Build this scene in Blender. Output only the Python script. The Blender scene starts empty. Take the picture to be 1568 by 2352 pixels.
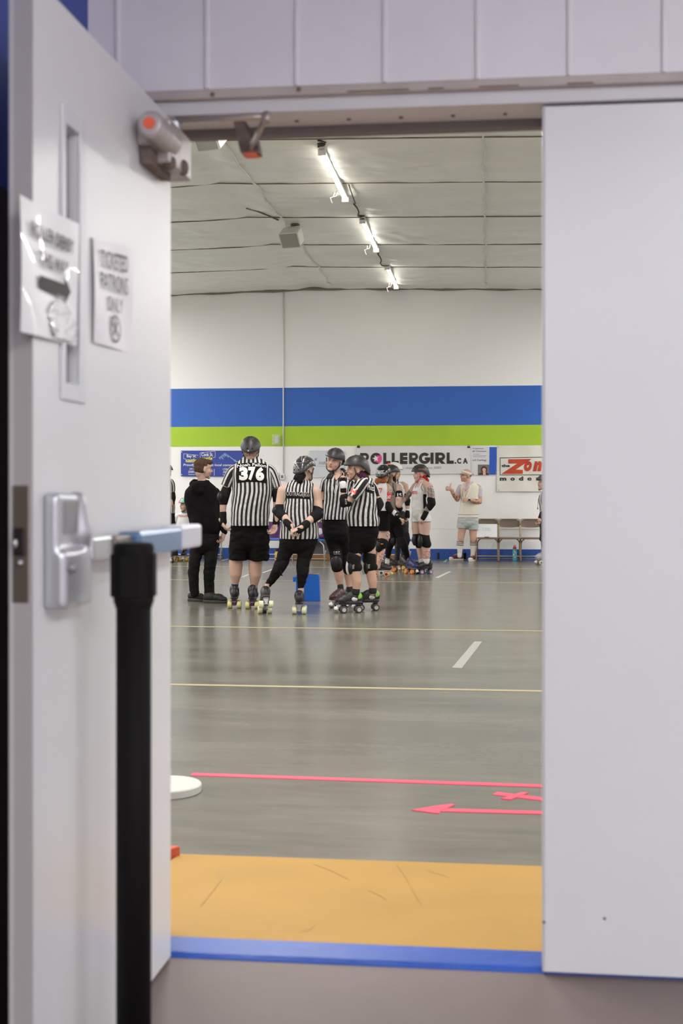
import bpy, bmesh, math, random
from mathutils import Vector, Matrix, noise
from mathutils.bvhtree import BVHTree
from mathutils.geometry import tessellate_polygon
random.seed(7)
sc = bpy.context.scene
# ---------------------------------------------------------------- camera
F, CX, HY, CH, PSI = 2914.0, 784.0, 1127.0, 1.337, math.radians(6.6)
SN, CS = math.sin(PSI), math.cos(PSI)
RT, FW, UP = Vector((CS, SN, 0)), Vector((-SN, CS, 0)), Vector((0, 0, 1))
cam = bpy.data.cameras.new('camera'); co = bpy.data.objects.new('camera', cam); sc.collection.objects.link(co)
co.location = (0, 0, CH); co.rotation_euler = (math.pi/2, 0, PSI)
cam.sensor_fit = 'VERTICAL'; cam.sensor_height = 36; cam.sensor_width = 24
cam.lens = F/2352*36; cam.shift_y = -(1176-HY)/2352
cam.dof.use_dof = True; cam.dof.focus_distance = 15.5; cam.dof.aperture_fstop = 4.4
cam.clip_start = .05; cam.clip_end = 200
sc.camera = co
# ---------------------------------------------------------------- world, lights, exposure
w = bpy.data.worlds.new('world'); sc.world = w; w.use_nodes = True
w.node_tree.nodes['Background'].inputs[0].default_value = (.75, .8, .9, 1)
w.node_tree.nodes['Background'].inputs[1].default_value = .25
sc.view_settings.view_transform = 'Standard'; sc.view_settings.look = 'None'
sc.view_settings.gamma = 1; sc.view_settings.use_curve_mapping = False
sc.view_settings.exposure = 1.32
TUBE_E = 5.0
HALL_W = 57.0
def area(name, loc, sx, sy, power, col=(1, .985, .965), rot=(0, 0, 0)):
    l = bpy.data.lights.new(name, 'AREA'); l.shape = 'RECTANGLE'; l.size = sx; l.size_y = sy
    l.energy = power; l.color = col
    o = bpy.data.objects.new(name, l); sc.collection.objects.link(o); o.location = loc; o.rotation_euler = rot
    return o
for lx in (-13.0, -8.6, 4.2, 9.5):
    for ly in (5.4, 9.2, 13.0, 16.8, 20.6, 23.4):
        area('ceiling_tube_light', (lx, ly, 5.0), .12, 2.3, HALL_W)
for ly in (4.9, 8.7, 12.3):
    area('ceiling_tube_light', (-1.9, ly, 5.02), .07, 2.3, HALL_W*.9)
for lx, ly, pw in ((2.1, 1.0, 17), (1.6, -1.2, 44), (0.3, -2.6, 52)):
    area('corridor_light', (lx, ly, 3.1), .6, 1.2, pw, (.975, 1.0, .985))
# ---------------------------------------------------------------- materials
def lin(c):
    c = c/255.0
    return c/12.92 if c <= .04045 else ((c+.055)/1.055)**2.4
def rgb(r, g, b): return (lin(r), lin(g), lin(b), 1)
MATS = {}
def mat(name, col, rough=.6, metal=0, var=0.0, vs=8.0, bump=0.0, bs=60.0, emit=0, coat=0, alpha=1, spec=.5, stretch=None, detail=4):
    if name in MATS: return MATS[name]
    m = bpy.data.materials.new(name); m.use_nodes = True; nt = m.node_tree; b = nt.nodes['Principled BSDF']
    b.inputs['Base Color'].default_value = rgb(*col); b.inputs['Roughness'].default_value = rough
    b.inputs['Metallic'].default_value = metal; b.inputs['Coat Weight'].default_value = coat
    b.inputs['Specular IOR Level'].default_value = spec
    tc = nt.nodes.new('ShaderNodeTexCoord'); src = tc.outputs['Object']
    if stretch:
        mp = nt.nodes.new('ShaderNodeMapping'); mp.inputs['Scale'].default_value = stretch
        nt.links.new(src, mp.inputs[0]); src = mp.outputs[0]
    if var:
        n = nt.nodes.new('ShaderNodeTexNoise'); n.inputs['Scale'].default_value = vs; n.inputs['Detail'].default_value = detail
        nt.links.new(src, n.inputs['Vector'])
        r = nt.nodes.new('ShaderNodeMapRange'); r.inputs[1].default_value = .3; r.inputs[2].default_value = .7
        r.inputs[3].default_value = 1-var; r.inputs[4].default_value = 1+var
        nt.links.new(n.outputs[0], r.inputs[0])
        hsv = nt.nodes.new('ShaderNodeHueSaturation'); hsv.inputs['Color'].default_value = rgb(*col)
        nt.links.new(r.outputs[0], hsv.inputs['Value']); nt.links.new(hsv.outputs[0], b.inputs['Base Color'])
    if bump:
        n = nt.nodes.new('ShaderNodeTexNoise'); n.inputs['Scale'].default_value = bs; n.inputs['Detail'].default_value = 3
        nt.links.new(src, n.inputs['Vector'])
        bp = nt.nodes.new('ShaderNodeBump'); bp.inputs['Strength'].default_value = bump; bp.inputs['Distance'].default_value = .02
        nt.links.new(n.outputs[0], bp.inputs['Height']); nt.links.new(bp.outputs[0], b.inputs['Normal'])
    if emit:
        b.inputs['Emission Color'].default_value = rgb(*col); b.inputs['Emission Strength'].default_value = emit
    if alpha < 1:
        b.inputs['Alpha'].default_value = alpha
    MATS[name] = m
    return m
def stripes(name, c1=(200, 198, 196), c2=(17, 14, 14), period=.052, frac=.5, attr='u'):
    if name in MATS: return MATS[name]
    m = bpy.data.materials.new(name); m.use_nodes = True; nt = m.node_tree; b = nt.nodes['Principled BSDF']
    b.inputs['Roughness'].default_value = .8
    a = nt.nodes.new('ShaderNodeAttribute'); a.attribute_name = attr
    d = nt.nodes.new('ShaderNodeMath'); d.operation = 'MULTIPLY'; d.inputs[1].default_value = 1/period
    fr = nt.nodes.new('ShaderNodeMath'); fr.operation = 'FRACT'
    g = nt.nodes.new('ShaderNodeMath'); g.operation = 'GREATER_THAN'; g.inputs[1].default_value = frac
    mx = nt.nodes.new('ShaderNodeMix'); mx.data_type = 'RGBA'
    mx.inputs[6].default_value = rgb(*c2); mx.inputs[7].default_value = rgb(*c1)
    nt.links.new(a.outputs['Fac'], d.inputs[0]); nt.links.new(d.outputs[0], fr.inputs[0]); nt.links.new(fr.outputs[0], g.inputs[0])
    nt.links.new(g.outputs[0], mx.inputs[0]); nt.links.new(mx.outputs[2], b.inputs['Base Color'])
    n = nt.nodes.new('ShaderNodeTexNoise'); n.inputs['Scale'].default_value = 14
    bp = nt.nodes.new('ShaderNodeBump'); bp.inputs['Strength'].default_value = .6; bp.inputs['Distance'].default_value = .03
    nt.links.new(n.outputs[0], bp.inputs['Height']); nt.links.new(bp.outputs[0], b.inputs['Normal'])
    MATS[name] = m
    return m
def inkmat(name, skin, ink=(70, 66, 66), scale=28, lo=.46, hi=.56):
    if name in MATS: return MATS[name]
    m = mat(name, skin, .6); nt = m.node_tree; b = nt.nodes['Principled BSDF']
    tc = nt.nodes.new('ShaderNodeTexCoord')
    n = nt.nodes.new('ShaderNodeTexNoise'); n.inputs['Scale'].default_value = scale; n.inputs['Detail'].default_value = 3
    n.inputs['Distortion'].default_value = 1.5
    nt.links.new(tc.outputs['Object'], n.inputs['Vector'])
    r = nt.nodes.new('ShaderNodeMapRange'); r.inputs[1].default_value = lo; r.inputs[2].default_value = hi
    mx = nt.nodes.new('ShaderNodeMix'); mx.data_type = 'RGBA'; mx.inputs[6].default_value = rgb(*skin); mx.inputs[7].default_value = rgb(*ink)
    nt.links.new(n.outputs[0], r.inputs[0]); nt.links.new(r.outputs[0], mx.inputs[0]); nt.links.new(mx.outputs[2], b.inputs['Base Color'])
    return m
# ---------------------------------------------------------------- photo-frame measurements to places in the room
def P(px, py, Z): return Vector((0, 0, CH)) + RT*((px-CX)/F*Z) + UP*((HY-py)/F*Z) + FW*Z
def PF(px, py, z=0.0): return P(px, py, F*(CH-z)/(py-HY))
def PY(px, py, Y):
    x = (px-CX)/F
    return P(px, py, Y/(CS+x*SN))
def PX(px, py, X):
    x = (px-CX)/F
    return P(px, py, X/(x*CS-SN))
# ---------------------------------------------------------------- geometry
class Geo:
    def __init__(s): s.v = []; s.f = []; s.u = []
    def add(s, vs, fs, us=None):
        n = len(s.v); s.v += [Vector(q) for q in vs]; s.f += [tuple(i+n for i in q) for q in fs]
        s.u += list(us) if us else [0.0]*len(vs)
        return s
    def box(s, c, d, M=None):
        vs = []
        for x in (-.5, .5):
            for y in (-.5, .5):
                for z in (-.5, .5):
                    q = Vector((x*d[0], y*d[1], z*d[2]))
                    if M: q = M @ q
                    vs.append(Vector(c)+q)
        return s.add(vs, [(0,1,3,2),(4,6,7,5),(0,4,5,1),(2,3,7,6),(0,2,6,4),(1,5,7,3)])
    def b2(s, a, b):
        a = Vector(a); b = Vector(b); return s.box((a+b)/2, b-a)
    def sphere(s, c, r, M=None, seg=16, rings=10):
        if isinstance(r, (int, float)): r = (r, r, r)
        vs = []; fs = []
        for i in range(1, rings):
            ph = math.pi*i/rings
            for j in range(seg):
                th = 2*math.pi*j/seg
                vs.append(Vector((r[0]*math.sin(ph)*math.cos(th), r[1]*math.sin(ph)*math.sin(th), r[2]*math.cos(ph))))
        vs.append(Vector((0, 0, r[2]))); vs.append(Vector((0, 0, -r[2]))); t = len(vs)-2
        for i in range(rings-2):
            for j in range(seg):
                k = (j+1) % seg
                fs.append((i*seg+j, (i+1)*seg+j, (i+1)*seg+k, i*seg+k))
        for j in range(seg):
            k = (j+1) % seg
            fs.append((t, j, k)); o = (rings-2)*seg; fs.append((t+1, o+k, o+j))
        if M: vs = [M @ q for q in vs]
        return s.add([q+Vector(c) for q in vs], fs)
    def loft(s, rings, us=None, cap=True):
        n = len(rings[0]); vs = [q for r in rings for q in r]; uu = [q for r in us for q in r] if us else [0.0]*len(vs); fs = []
        for i in range(len(rings)-1):
            for j in range(n):
                k = (j+1) % n
                fs.append((i*n+j, i*n+k, (i+1)*n+k, (i+1)*n+j))
        if cap:
            fs.append(tuple(range(n-1, -1, -1))); o = (len(rings)-1)*n; fs.append(tuple(range(o, o+n)))
        return s.add(vs, fs, uu)
    def tube(s, pts, rad, seg=12, cap=True, flat=1.0, flatdir=None, useu=False):
        pts = [Vector(q) for q in pts]
        if isinstance(rad, (int, float)): rad = [rad]*len(pts)
        rings = []; us = []; prev = None
        for i, q in enumerate(pts):
            t = (pts[min(i+1, len(pts)-1)]-pts[max(i-1, 0)]).normalized()
            a = flatdir if flatdir is not None else (prev if prev is not None else (FW if abs(t.dot(FW)) < .9 else RT))
            a = (a-t*a.dot(t)).normalized(); prev = a; b = t.cross(a).normalized()
            rings.append([q+(a*math.cos(2*math.pi*j/seg)*flat+b*math.sin(2*math.pi*j/seg))*rad[i] for j in range(seg)])
            rm = max(rad)
            us.append([(abs((j/seg)*2-1))*math.pi*rm for j in range(seg)])
        return s.loft(rings, us if useu else None, cap)
    def cap_chain(s, pts):
        for (p, r) in pts: s.sphere(p, r, seg=14, rings=10)
        for (p, r), (q, t) in zip(pts, pts[1:]):
            if (q-p).length > 1e-4: s.tube([p, q], [r, t], 14)
        return s
    def lathe(s, c, prof, axis=UP, seg=24):
        axis = Vector(axis).normalized(); a = axis.orthogonal().normalized(); b = axis.cross(a)
        rings = [[Vector(c)+axis*h+(a*math.cos(2*math.pi*j/seg)+b*math.sin(2*math.pi*j/seg))*r for j in range(seg)] for r, h in prof]
        return s.loft(rings)
    def poly(s, pts, thick=Vector((0, 0, 0))):
        n = len(pts); pts = [Vector(q) for q in pts]
        if thick.length == 0: return s.add(pts, [tuple(range(n))])
        vs = pts+[q+thick for q in pts]
        fs = [tuple(range(n-1, -1, -1)), tuple(range(n, 2*n))]+[(i, (i+1) % n, n+(i+1) % n, n+i) for i in range(n)]
        return s.add(vs, fs)
    def grid(s, fn, nx, ny):
        vs = [fn(i/nx, j/ny) for j in range(ny+1) for i in range(nx+1)]
        fs = [(j*(nx+1)+i, j*(nx+1)+i+1, (j+1)*(nx+1)+i+1, (j+1)*(nx+1)+i) for j in range(ny) for i in range(nx)]
        return s.add(vs, fs)
    def mesh(s, name, base=Vector((0, 0, 0)), smooth=True, useu=False):
        me = bpy.data.meshes.new(name)
        me.from_pydata([tuple(q-base) for q in s.v], [], s.f); me.update()
        bm = bmesh.new(); bm.from_mesh(me); bmesh.ops.recalc_face_normals(bm, faces=bm.faces); bm.to_mesh(me); bm.free()
        if useu:
            at = me.attributes.new('u', 'FLOAT', 'POINT'); at.data.foreach_set('value', s.u)
        if smooth: me.polygons.foreach_set('use_smooth', [True]*len(me.polygons))
        return me
def union(g, voxel=.008, sm=4, base=Vector((0, 0, 0)), fac=.5):
    """one closed surface from overlapping closed shapes"""
    me = g.mesh('tmp', base); o = bpy.data.objects.new('tmp', me); sc.collection.objects.link(o)
    r = o.modifiers.new('r', 'REMESH'); r.mode = 'VOXEL'; r.voxel_size = voxel; r.use_smooth_shade = True
    if sm:
        m = o.modifiers.new('s', 'SMOOTH'); m.iterations = sm; m.factor = fac
    dg = bpy.context.evaluated_depsgraph_get(); dg.update()
    out = bpy.data.meshes.new_from_object(o.evaluated_get(dg)); bpy.data.objects.remove(o); bpy.data.meshes.remove(me)
    out.polygons.foreach_set('use_smooth', [True]*len(out.polygons))
    return out
def joinmesh(meshes):
    bm = bmesh.new()
    for m in meshes: bm.from_mesh(m)
    out = bpy.data.meshes.new('j'); bm.to_mesh(out); bm.free()
    for m in meshes: bpy.data.meshes.remove(m)
    out.polygons.foreach_set('use_smooth', [True]*len(out.polygons))
    return out
def link(name, me, m=None, parent=None, loc=(0, 0, 0), auto=False, bevel=0, label=None):
    me.name = name; o = bpy.data.objects.new(name, me); sc.collection.objects.link(o); o.location = loc
    for q in (m if isinstance(m, (list, tuple)) else [m]):
        if q: me.materials.append(q)
    if parent: o.parent = parent
    if bevel:
        b = o.modifiers.new('bevel', 'BEVEL'); b.width = bevel; b.segments = 2; b.limit_method = 'ANGLE'
    if label: o['label'] = label
    return o
def thing(o, label, cat, group=None):
    o['label'] = label; o['category'] = cat
    if group: o['group'] = group
    return o
def struct(o, label=None):
    o['kind'] = 'structure'
    if label: o['label'] = label
    return o
def empty(name, loc):
    o = bpy.data.objects.new(name, None); sc.collection.objects.link(o); o.location = loc; o.empty_display_size = .1
    return o
def put(name, g, m, parent=None, base=None, smooth=False, bevel=0, label=None, useu=False):
    """parts of a thing whose root stands at base"""
    base = Vector(base) if base is not None else (Vector(parent.location) if parent and not parent.parent else (parent_base(parent) if parent else Vector((0, 0, 0))))
    return link(name, g.mesh(name, base, smooth, useu), m, parent, (0, 0, 0) if parent else base, bevel=bevel, label=label)
def parent_base(o):
    b = Vector((0, 0, 0))
    while o: b += o.location; o = o.parent
    return b
_tc = {}
def text2d(s, bold=0.0, shear=0.0, space=1.0):
    """flat lettering as (verts2d in 0..1, faces, aspect)"""
    k = (s, bold, shear, space)
    if k in _tc: return _tc[k]
    cu = bpy.data.curves.new('t', 'FONT'); cu.body = s; cu.offset = bold; cu.shear = shear; cu.space_character = space; cu.resolution_u = 4
    o = bpy.data.objects.new('t', cu); sc.collection.objects.link(o)
    dg = bpy.context.evaluated_depsgraph_get(); dg.update()
    me = bpy.data.meshes.new_from_object(o.evaluated_get(dg))
    bm = bmesh.new(); bm.from_mesh(me); bmesh.ops.remove_doubles(bm, verts=bm.verts, dist=1e-5); bmesh.ops.triangulate(bm, faces=bm.faces)
    bmesh.ops.subdivide_edges(bm, edges=[e for e in bm.edges if e.calc_length() > .25], cuts=2, use_grid_fill=False)
    bmesh.ops.triangulate(bm, faces=bm.faces)
    bm.verts.ensure_lookup_table(); vs = [v.co.copy() for v in bm.verts]; fs = [tuple(v.index for v in f.verts) for f in bm.faces]; bm.free()
    bpy.data.objects.remove(o); bpy.data.meshes.remove(me)
    x0 = min(v.x for v in vs); x1 = max(v.x for v in vs); y0 = min(v.y for v in vs); y1 = max(v.y for v in vs)
    out = ([((v.x-x0)/(x1-x0), (v.y-y0)/(y1-y0)) for v in vs], fs, (x1-x0)/(y1-y0)); _tc[k] = out
    return out
def text_on(g, s, fn, x0, x1, y0, y1, bold=0.0, shear=0.0, space=1.0):
    """lettering fitted in the box x0..x1, y0 (bottom)..y1 (top); fn maps to the surface"""
    vs, fs, a = text2d(s, bold, shear, space)
    g.add([fn(x0+(x1-x0)*u, y0+(y1-y0)*v) for u, v in vs], fs)
# ================================================================ the setting
W = 24.73           # far wall
ZN = .149           # floor level on this side of the doorway
DY = 3.146          # face of the closed door leaf
white_wall = mat('far_wall_paint', (236, 235, 233), .5, var=.02, vs=.6)
blue_p = mat('blue_wall_paint', (34, 94, 184), .45, var=.03, vs=2)
green_p = mat('green_wall_paint', (160, 196, 34), .45, var=.03, vs=2)
# concrete floor
def floor_mat():
    m = mat('polished_concrete', (126, 122, 112), .3); nt = m.node_tree; b = nt.nodes['Principled BSDF']
    tc = nt.nodes.new('ShaderNodeTexCoord')
    mp = nt.nodes.new('ShaderNodeMapping'); mp.inputs['Scale'].default_value = (.35, 1.6, 1)
    n1 = nt.nodes.new('ShaderNodeTexNoise'); n1.inputs['Scale'].default_value = 1.3; n1.inputs['Detail'].default_value = 6; n1.inputs['Roughness'].default_value = .65
    n2 = nt.nodes.new('ShaderNodeTexNoise'); n2.inputs['Scale'].default_value = 9; n2.inputs['Detail'].default_value = 5
    nt.links.new(tc.outputs['Object'], mp.inputs[0]); nt.links.new(mp.outputs[0], n1.inputs['Vector']); nt.links.new(mp.outputs[0], n2.inputs['Vector'])
    ad = nt.nodes.new('ShaderNodeMath'); ad.operation = 'MULTIPLY_ADD'; ad.inputs[1].default_value = .35
    nt.links.new(n2.outputs[0], ad.inputs[0]); nt.links.new(n1.outputs[0], ad.inputs[2])
    cr = nt.nodes.new('ShaderNodeValToRGB'); cr.color_ramp.elements[0].position = .45; cr.color_ramp.elements[0].color = rgb(100, 97, 88)
    cr.color_ramp.elements[1].position = .95; cr.color_ramp.elements[1].color = rgb(126, 122, 112)
    nt.links.new(ad.outputs[0], cr.inputs[0]); nt.links.new(cr.outputs[0], b.inputs['Base Color'])
    mr = nt.nodes.new('ShaderNodeMapRange'); mr.inputs[1].default_value = .4; mr.inputs[2].default_value = 1.0; mr.inputs[3].default_value = .17; mr.inputs[4].default_value = .26
    nt.links.new(ad.outputs[0], mr.inputs[0]); nt.links.new(mr.outputs[0], b.inputs['Roughness'])
    bp = nt.nodes.new('ShaderNodeBump'); bp.inputs['Strength'].default_value = .025; bp.inputs['Distance'].default_value = .01
    nt.links.new(n1.outputs[0], bp.inputs['Height']); nt.links.new(bp.outputs[0], b.inputs['Normal'])
    return m
g = Geo(); g.b2((-15, 3.1, -.2), (15, W+.3, 0)); struct(put('floor', g, floor_mat()), 'grey polished concrete floor of the sports hall')
g = Geo(); g.b2((-1.2, -3.4, -.2), (3.2, DY+.03, ZN))
struct(put('floor', g, mat('corridor_floor', (112, 98, 94), .55, var=.06, vs=3, bump=.05)), 'brownish floor in front of the doorway')
# far wall with painted bands
g = Geo(); g.b2((-15, W, 0), (15, W+.25, 5.6)); wb = struct(put('wall_back', g, white_wall), 'far wall of the hall, white above a blue and a green band')
g = Geo(); g.b2((-15, W-.004, 2.606), (15, W+.01, 3.366)); put('blue_band', g, blue_p, wb)
g = Geo(); g.b2((-15, W-.004, 2.213), (15, W+.01, 2.606)); put('green_band', g, green_p, wb)
g = Geo()
for z in (.59,): g.b2((-15, W-.003, z), (15, W+.01, z+.005))
put('panel_joint', g, mat('joint', (190, 188, 184), .6), wb)
g = Geo(); g.b2((-15, W-.02, 0), (15, W+.01, .205)); bb = struct(put('baseboard_back', g, mat('baseboard_blue', (32, 76, 154), .45, var=.06, vs=4)), 'blue skirting along the far wall')
g = Geo()
for px in (1006, 1066, 1068): 
    q = PY(px, 1270, W-.022); g.b2((q.x-.02, W-.026, .01), (q.x+.025, W-.018, .13))
for px in (514, 1020, 1033):
    q = PY(px, 1266, W-.022); g.b2((q.x-.008, W-.026, .12), (q.x+.008, W-.018, .137))
put('black_mark', g, mat('black_rubber', (24, 22, 24), .7), bb)
for sx, nm in ((-15, 'wall_left'), (14.8, 'wall_right')):
    g = Geo(); g.b2((sx, 3, 0), (sx+.2, W+.2, 5.6)); struct(put(nm, g, white_wall), 'white side wall of the hall')
# hung insulation ceiling
PUR = [W-.28-k*2.06 for k in range(1, 11)]
def ceil_z(x, y):
    z = 5.33-.02*abs(x+3.1)
    d = (W-.28-y)/2.06; fr = d-math.floor(d)
    z -= .07*math.sin(math.pi*fr)**.7
    sg = math.sin(math.pi*fr)**.6
    z += sg*(.03*noise.noise(Vector((x*.55, y*1.4, 3)))+.022*noise.noise(Vector((x*2.2+y*1.5, y*5.0, 9)))+.018*noise.noise(Vector((x*5-y*3, y*2.0+x, 5))))+.010*noise.noise(Vector((x*3, y*7, 2)))
    e = abs(x+3.35-.05*math.sin(y*3)); z += .035*math.exp(-(e/.22)**2)
    return z
g = Geo(); g.grid(lambda a, b: (lambda x, y: Vector((x, y, ceil_z(x, y))))(-15+30*a, 3.2+(W-3.0)*b), 500, 330)
cmat = mat('insulation_blanket', (234, 233, 226), .36, var=.04, vs=1.2, bump=1.0, bs=4, stretch=(.5, 1.6, 1), spec=.5)
ce = struct(link('ceiling', g.mesh('ceiling'), cmat), 'hall ceiling of sagging white insulation blanket')
g = Geo()
for y in PUR: g.tube([Vector((x*.5-15, y, ceil_z(x*.5-15, y)-.012)) for x in range(61)], .009, 6)
put('strap', g, mat('strap_brown', (128, 118, 104), .7), ce)
g = Geo()
for x in (-2.98, -.05, 2.6, 5): g.tube([Vector((x+.02*math.sin(y*2), y*.3+4, ceil_z(x, y*.3+4)-.012)) for y in range(68)], .012, 5)
put('tape_seam', g, mat('seam', (206, 205, 200), .5), ce)
g = Geo(); g.b2((-15.2, 3, 5.6), (15.2, W+.3, 5.7)); struct(put('ceiling', g, mat('roof_deck', (150, 150, 150), .8)), 'roof deck above the hall')
g = Geo(); g.tube([(x*.3-15, W-.06, 5.33-.02*abs(x*.3-11.9)-.03+.012*math.sin(x*1.7)) for x in range(101)], .03, 8)
struct(put('trim_1', g, mat('edge_fold', (120, 114, 104), .7), smooth=True), 'folded blanket edge where the ceiling meets the far wall')
# wall between corridor and hall
near_wall = mat('corridor_panel_paint', (224, 219, 224), .45, var=.03, vs=5)
g = Geo()
g.b2((-15, DY+.03, -.1), (-.86, DY+.17, 5.6)); g.b2((1.06, DY+.03, -.1), (15, DY+.17, 5.6)); g.b2((-.87, DY+.03, 2.287), (1.07, DY+.17, 5.6))
wf = struct(put('wall_front', g, near_wall), 'painted wall with the double doorway')
# cladding above the doorway
g = Geo(); g.b2((-1.006, DY-.03, 2.34), (3.0, DY+.03, 3.3)); cl = struct(put('trim_2', g, near_wall), 'grooved white panels above the doorway')
g = Geo()
for px in (270, 475, 681, 883, 1096, 1307, 1524):
    q = PY(px, 100, DY-.03); g.b2((q.x-.005, DY-.036, 2.342), (q.x+.005, DY-.02, 3.3))
put('panel_seam', g, mat('seam_white', (222, 218, 222), .4), cl, bevel=.002)
g = Geo(); g.b2((-1.006, DY-.034, 2.318), (3.0, DY+.03, 2.342))
lg = struct(put('trim_3', g, mat('ledge_beige', (178, 166, 160), .5, var=.12, vs=6), bevel=.003), 'scuffed beige ledge under the panels')
g = Geo()
for px, z in ((488, 2.327), (686, 2.332)): q = PY(px, 220, DY-.036); g.sphere((q.x, DY-.036, z), (.006, .004, .006))
for px0, px1 in ((800, 940), (985, 1020), (1100, 1190), (1300, 1360)):
    a = PY(px0, 220, DY).x; b = PY(px1, 220, DY).x; g.b2((a, DY-.0355, 2.320), (b, DY-.03, 2.3235))
put('scuff', g, mat('scuff_brown', (120, 104, 92), .8), lg)
frame_m = mat('door_frame_paint', (206, 203, 206), .4)
g = Geo(); g.b2((-.95, DY-.012, 2.285), (1.15, DY+.175, 2.32)); g.b2((-.95, DY+.0, ZN-.02), (-.852, DY+.175, 2.29)); g.b2((1.055, DY-.012, ZN-.02), (1.15, DY+.175, 2.29))
fr = struct(put('trim_4', g, frame_m, bevel=.002), 'metal door frame')
g = Geo(); g.b2((-.85, DY+.12, 2.262), (1.05, DY+.15, 2.286)); put('door_stop', g, mat('stop_shade', (112, 100, 98), .6), fr)  # door stop, its dark colour stands for the shadow under the frame head
g = Geo()
for i in range(6): q = PY(560+i*120, 265, DY+.06); g.sphere((q.x, DY+.07, 2.284), (.006, .006, .003))
put('screw', g, mat('screw_dark', (96, 88, 84), .5, .6), fr)
# corridor enclosure
g = Geo(); g.b2((-1.2, -3.4, 1.97), (-1.006, DY+.03, 3.3)); struct(put('wall_left', g, mat('corridor_blue', (44, 74, 158), .5)), 'blue upper part of the corridor side wall')
g = Geo(); g.b2((-1.2, -3.4, ZN-.05), (-1.006, DY+.03, 1.97)); struct(put('wall_left', g, mat('corridor_dark', (52, 40, 44), .6)), 'dark lower part of the corridor side wall')
g = Geo(); g.b2((3.0, -3.4, 0), (3.2, DY+.03, 3.3)); struct(put('wall_right', g, near_wall), 'corridor side wall')
g = Geo(); g.b2((-1.2, -3.6, 0), (3.2, -3.4, 3.3)); struct(put('wall_front', g, near_wall), 'corridor end wall behind the viewer')
g = Geo(); g.b2((-1.2, -3.6, 3.2), (3.2, DY, 3.4)); struct(put('ceiling', g, mat('corridor_ceiling', (205, 202, 205), .7)), 'corridor ceiling')
# threshold and ramp
g = Geo(); xl, xr = -1.12, 1.6
g.poly([(-.85, 3.155, ZN+.001), (-.85, 3.17, ZN+.012), (-.85, 3.262, ZN+.018), (-.85, 3.262, 0), (-.85, 3.155, 0)], Vector((1.9, 0, 0)))
sm = mat('blue_sill_paint', (30, 74, 162), .42, var=.1, vs=7, bump=.15, bs=40, stretch=(.4, 1.5, 1))
thing(put('door_sill', g, sm, base=(.1, 3.2, ZN), bevel=.003), 'glossy blue painted threshold strip in the doorway', 'threshold')
g = Geo()
g.add([(xl, 3.33, .16), (xr, 3.33, .16), (xr, 4.55, .006), (xl, 4.55, .006), (xl, 3.33, 0), (xr, 3.33, 0), (xr, 4.56, 0), (xl, 4.56, 0)],
      [(0,1,2,3), (4,7,6,5), (0,4,5,1), (3,2,6,7), (0,3,7,4), (1,5,6,2)])
g.poly([(-.85, 3.262, .163), (-.85, 3.262, 0), (-.85, 3.335, 0), (-.85, 3.335, .16)], Vector((1.9, 0, 0)))
rm = mat('ramp_yellow', (172, 131, 50), .6, var=.05, vs=3, bump=.06, bs=30)
rp = thing(put('ramp', g, rm, base=(.1, 3.9, 0)), 'yellow painted ramp down from the doorway into the hall', 'ramp')
def ramp_pt(px, py):  # point on the ramp's slope
    o = Vector((0, 0, CH)); d = P(px, py, 1)-o; k = (.006-.16)/(4.55-3.33)
    t = (.16+k*(o.y-3.33)-o.z)/(d.z-k*d.y); return o+d*t+Vector((0, 0, .0015))
g = Geo()
for ln in (((910, 1985), (925, 2005), (940, 2030)), ((945, 2040), (955, 2058), (966, 2075)), ((500, 2000), (508, 2020), (490, 2045), (462, 2080)), ((845, 2045), (870, 2056), (886, 2066)), ((722, 2125), (712, 2136), (690, 2140)), ((720, 1985), (760, 2000), (800, 2020)), ((980, 2000), (1030, 2015))):
    g = Geo(); Q = [ramp_pt(*a) for a in ln]; n = (Q[-1]-Q[0]).cross(UP).normalized()*.0016
    for A, B in zip(Q, Q[1:]): g.add([A-n, A+n, B+n, B-n], [(0,1,2,3)])
    put('scuff_mark', g, mat('scuff_grey', (166, 130, 74), .6), rp)
g = Geo(); q = PF(414, 1952, .03)
g.poly([q+Vector((0, 0, -.03)), q+Vector((-.5, .02, -.03)), q+Vector((-.5, -.62, -.03)), q+Vector((-.06, -.10, -.03))], Vector((0, 0, .045)))
thing(put('edge_board', g, mat('orange_red_paint', (196, 84, 52), .5, var=.1, vs=20), base=q+Vector((0, 0, -.03)), bevel=.004), 'red-orange painted board lying at the left corner of the yellow ramp', 'board')
# white disc stand
q = PF(378, 1818); g = Geo(); g.lathe((q.x, q.y, 0), [(.160, 0), (.163, .003), (.163, .031), (.159, .036), (.03, .037), (.028, .030)], seg=48)
thing(put('stand_base', g, mat('white_plastic', (196, 196, 190), .45), base=(q.x, q.y, 0)), 'round white base of a stand on the concrete floor beside the open door', 'stand')
# floor tape
yel = mat('yellow_line', (168, 158, 122), .55); wht = mat('white_line', (156, 154, 148), .55); pnk = mat('pink_tape', (226, 74, 100), .55)
for k, (y, t) in enumerate(((21.95, 'farthest yellow court line across the floor, nearest the far wall'), (18.6, 'yellow court line running behind the skaters, second from the far wall'), (12.22, 'yellow court line just in front of the skaters'), (8.555, 'nearest yellow court line on the open floor'))):
    g = Geo(); g.b2((-15, y-.028, 0), (15, y+.028, .0022)); thing(put('court_line', g, yel, base=(0, y, 0)), t, 'floor line', None)
def tape(pts, w, h=.0025, z=0.0):
    g = Geo(); ps = [PF(*p) for p in pts]
    for a, b in zip(ps, ps[1:]):
        n = (b-a).cross(UP).normalized()*w/2; g.poly([a-n, a+n, b+n, b-n], Vector((0, 0, h)))
    return g
def floor_poly(pts, h=.0025):
    g = Geo(); g.poly([PF(*p) for p in pts], Vector((0, 0, h))); return g
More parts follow.
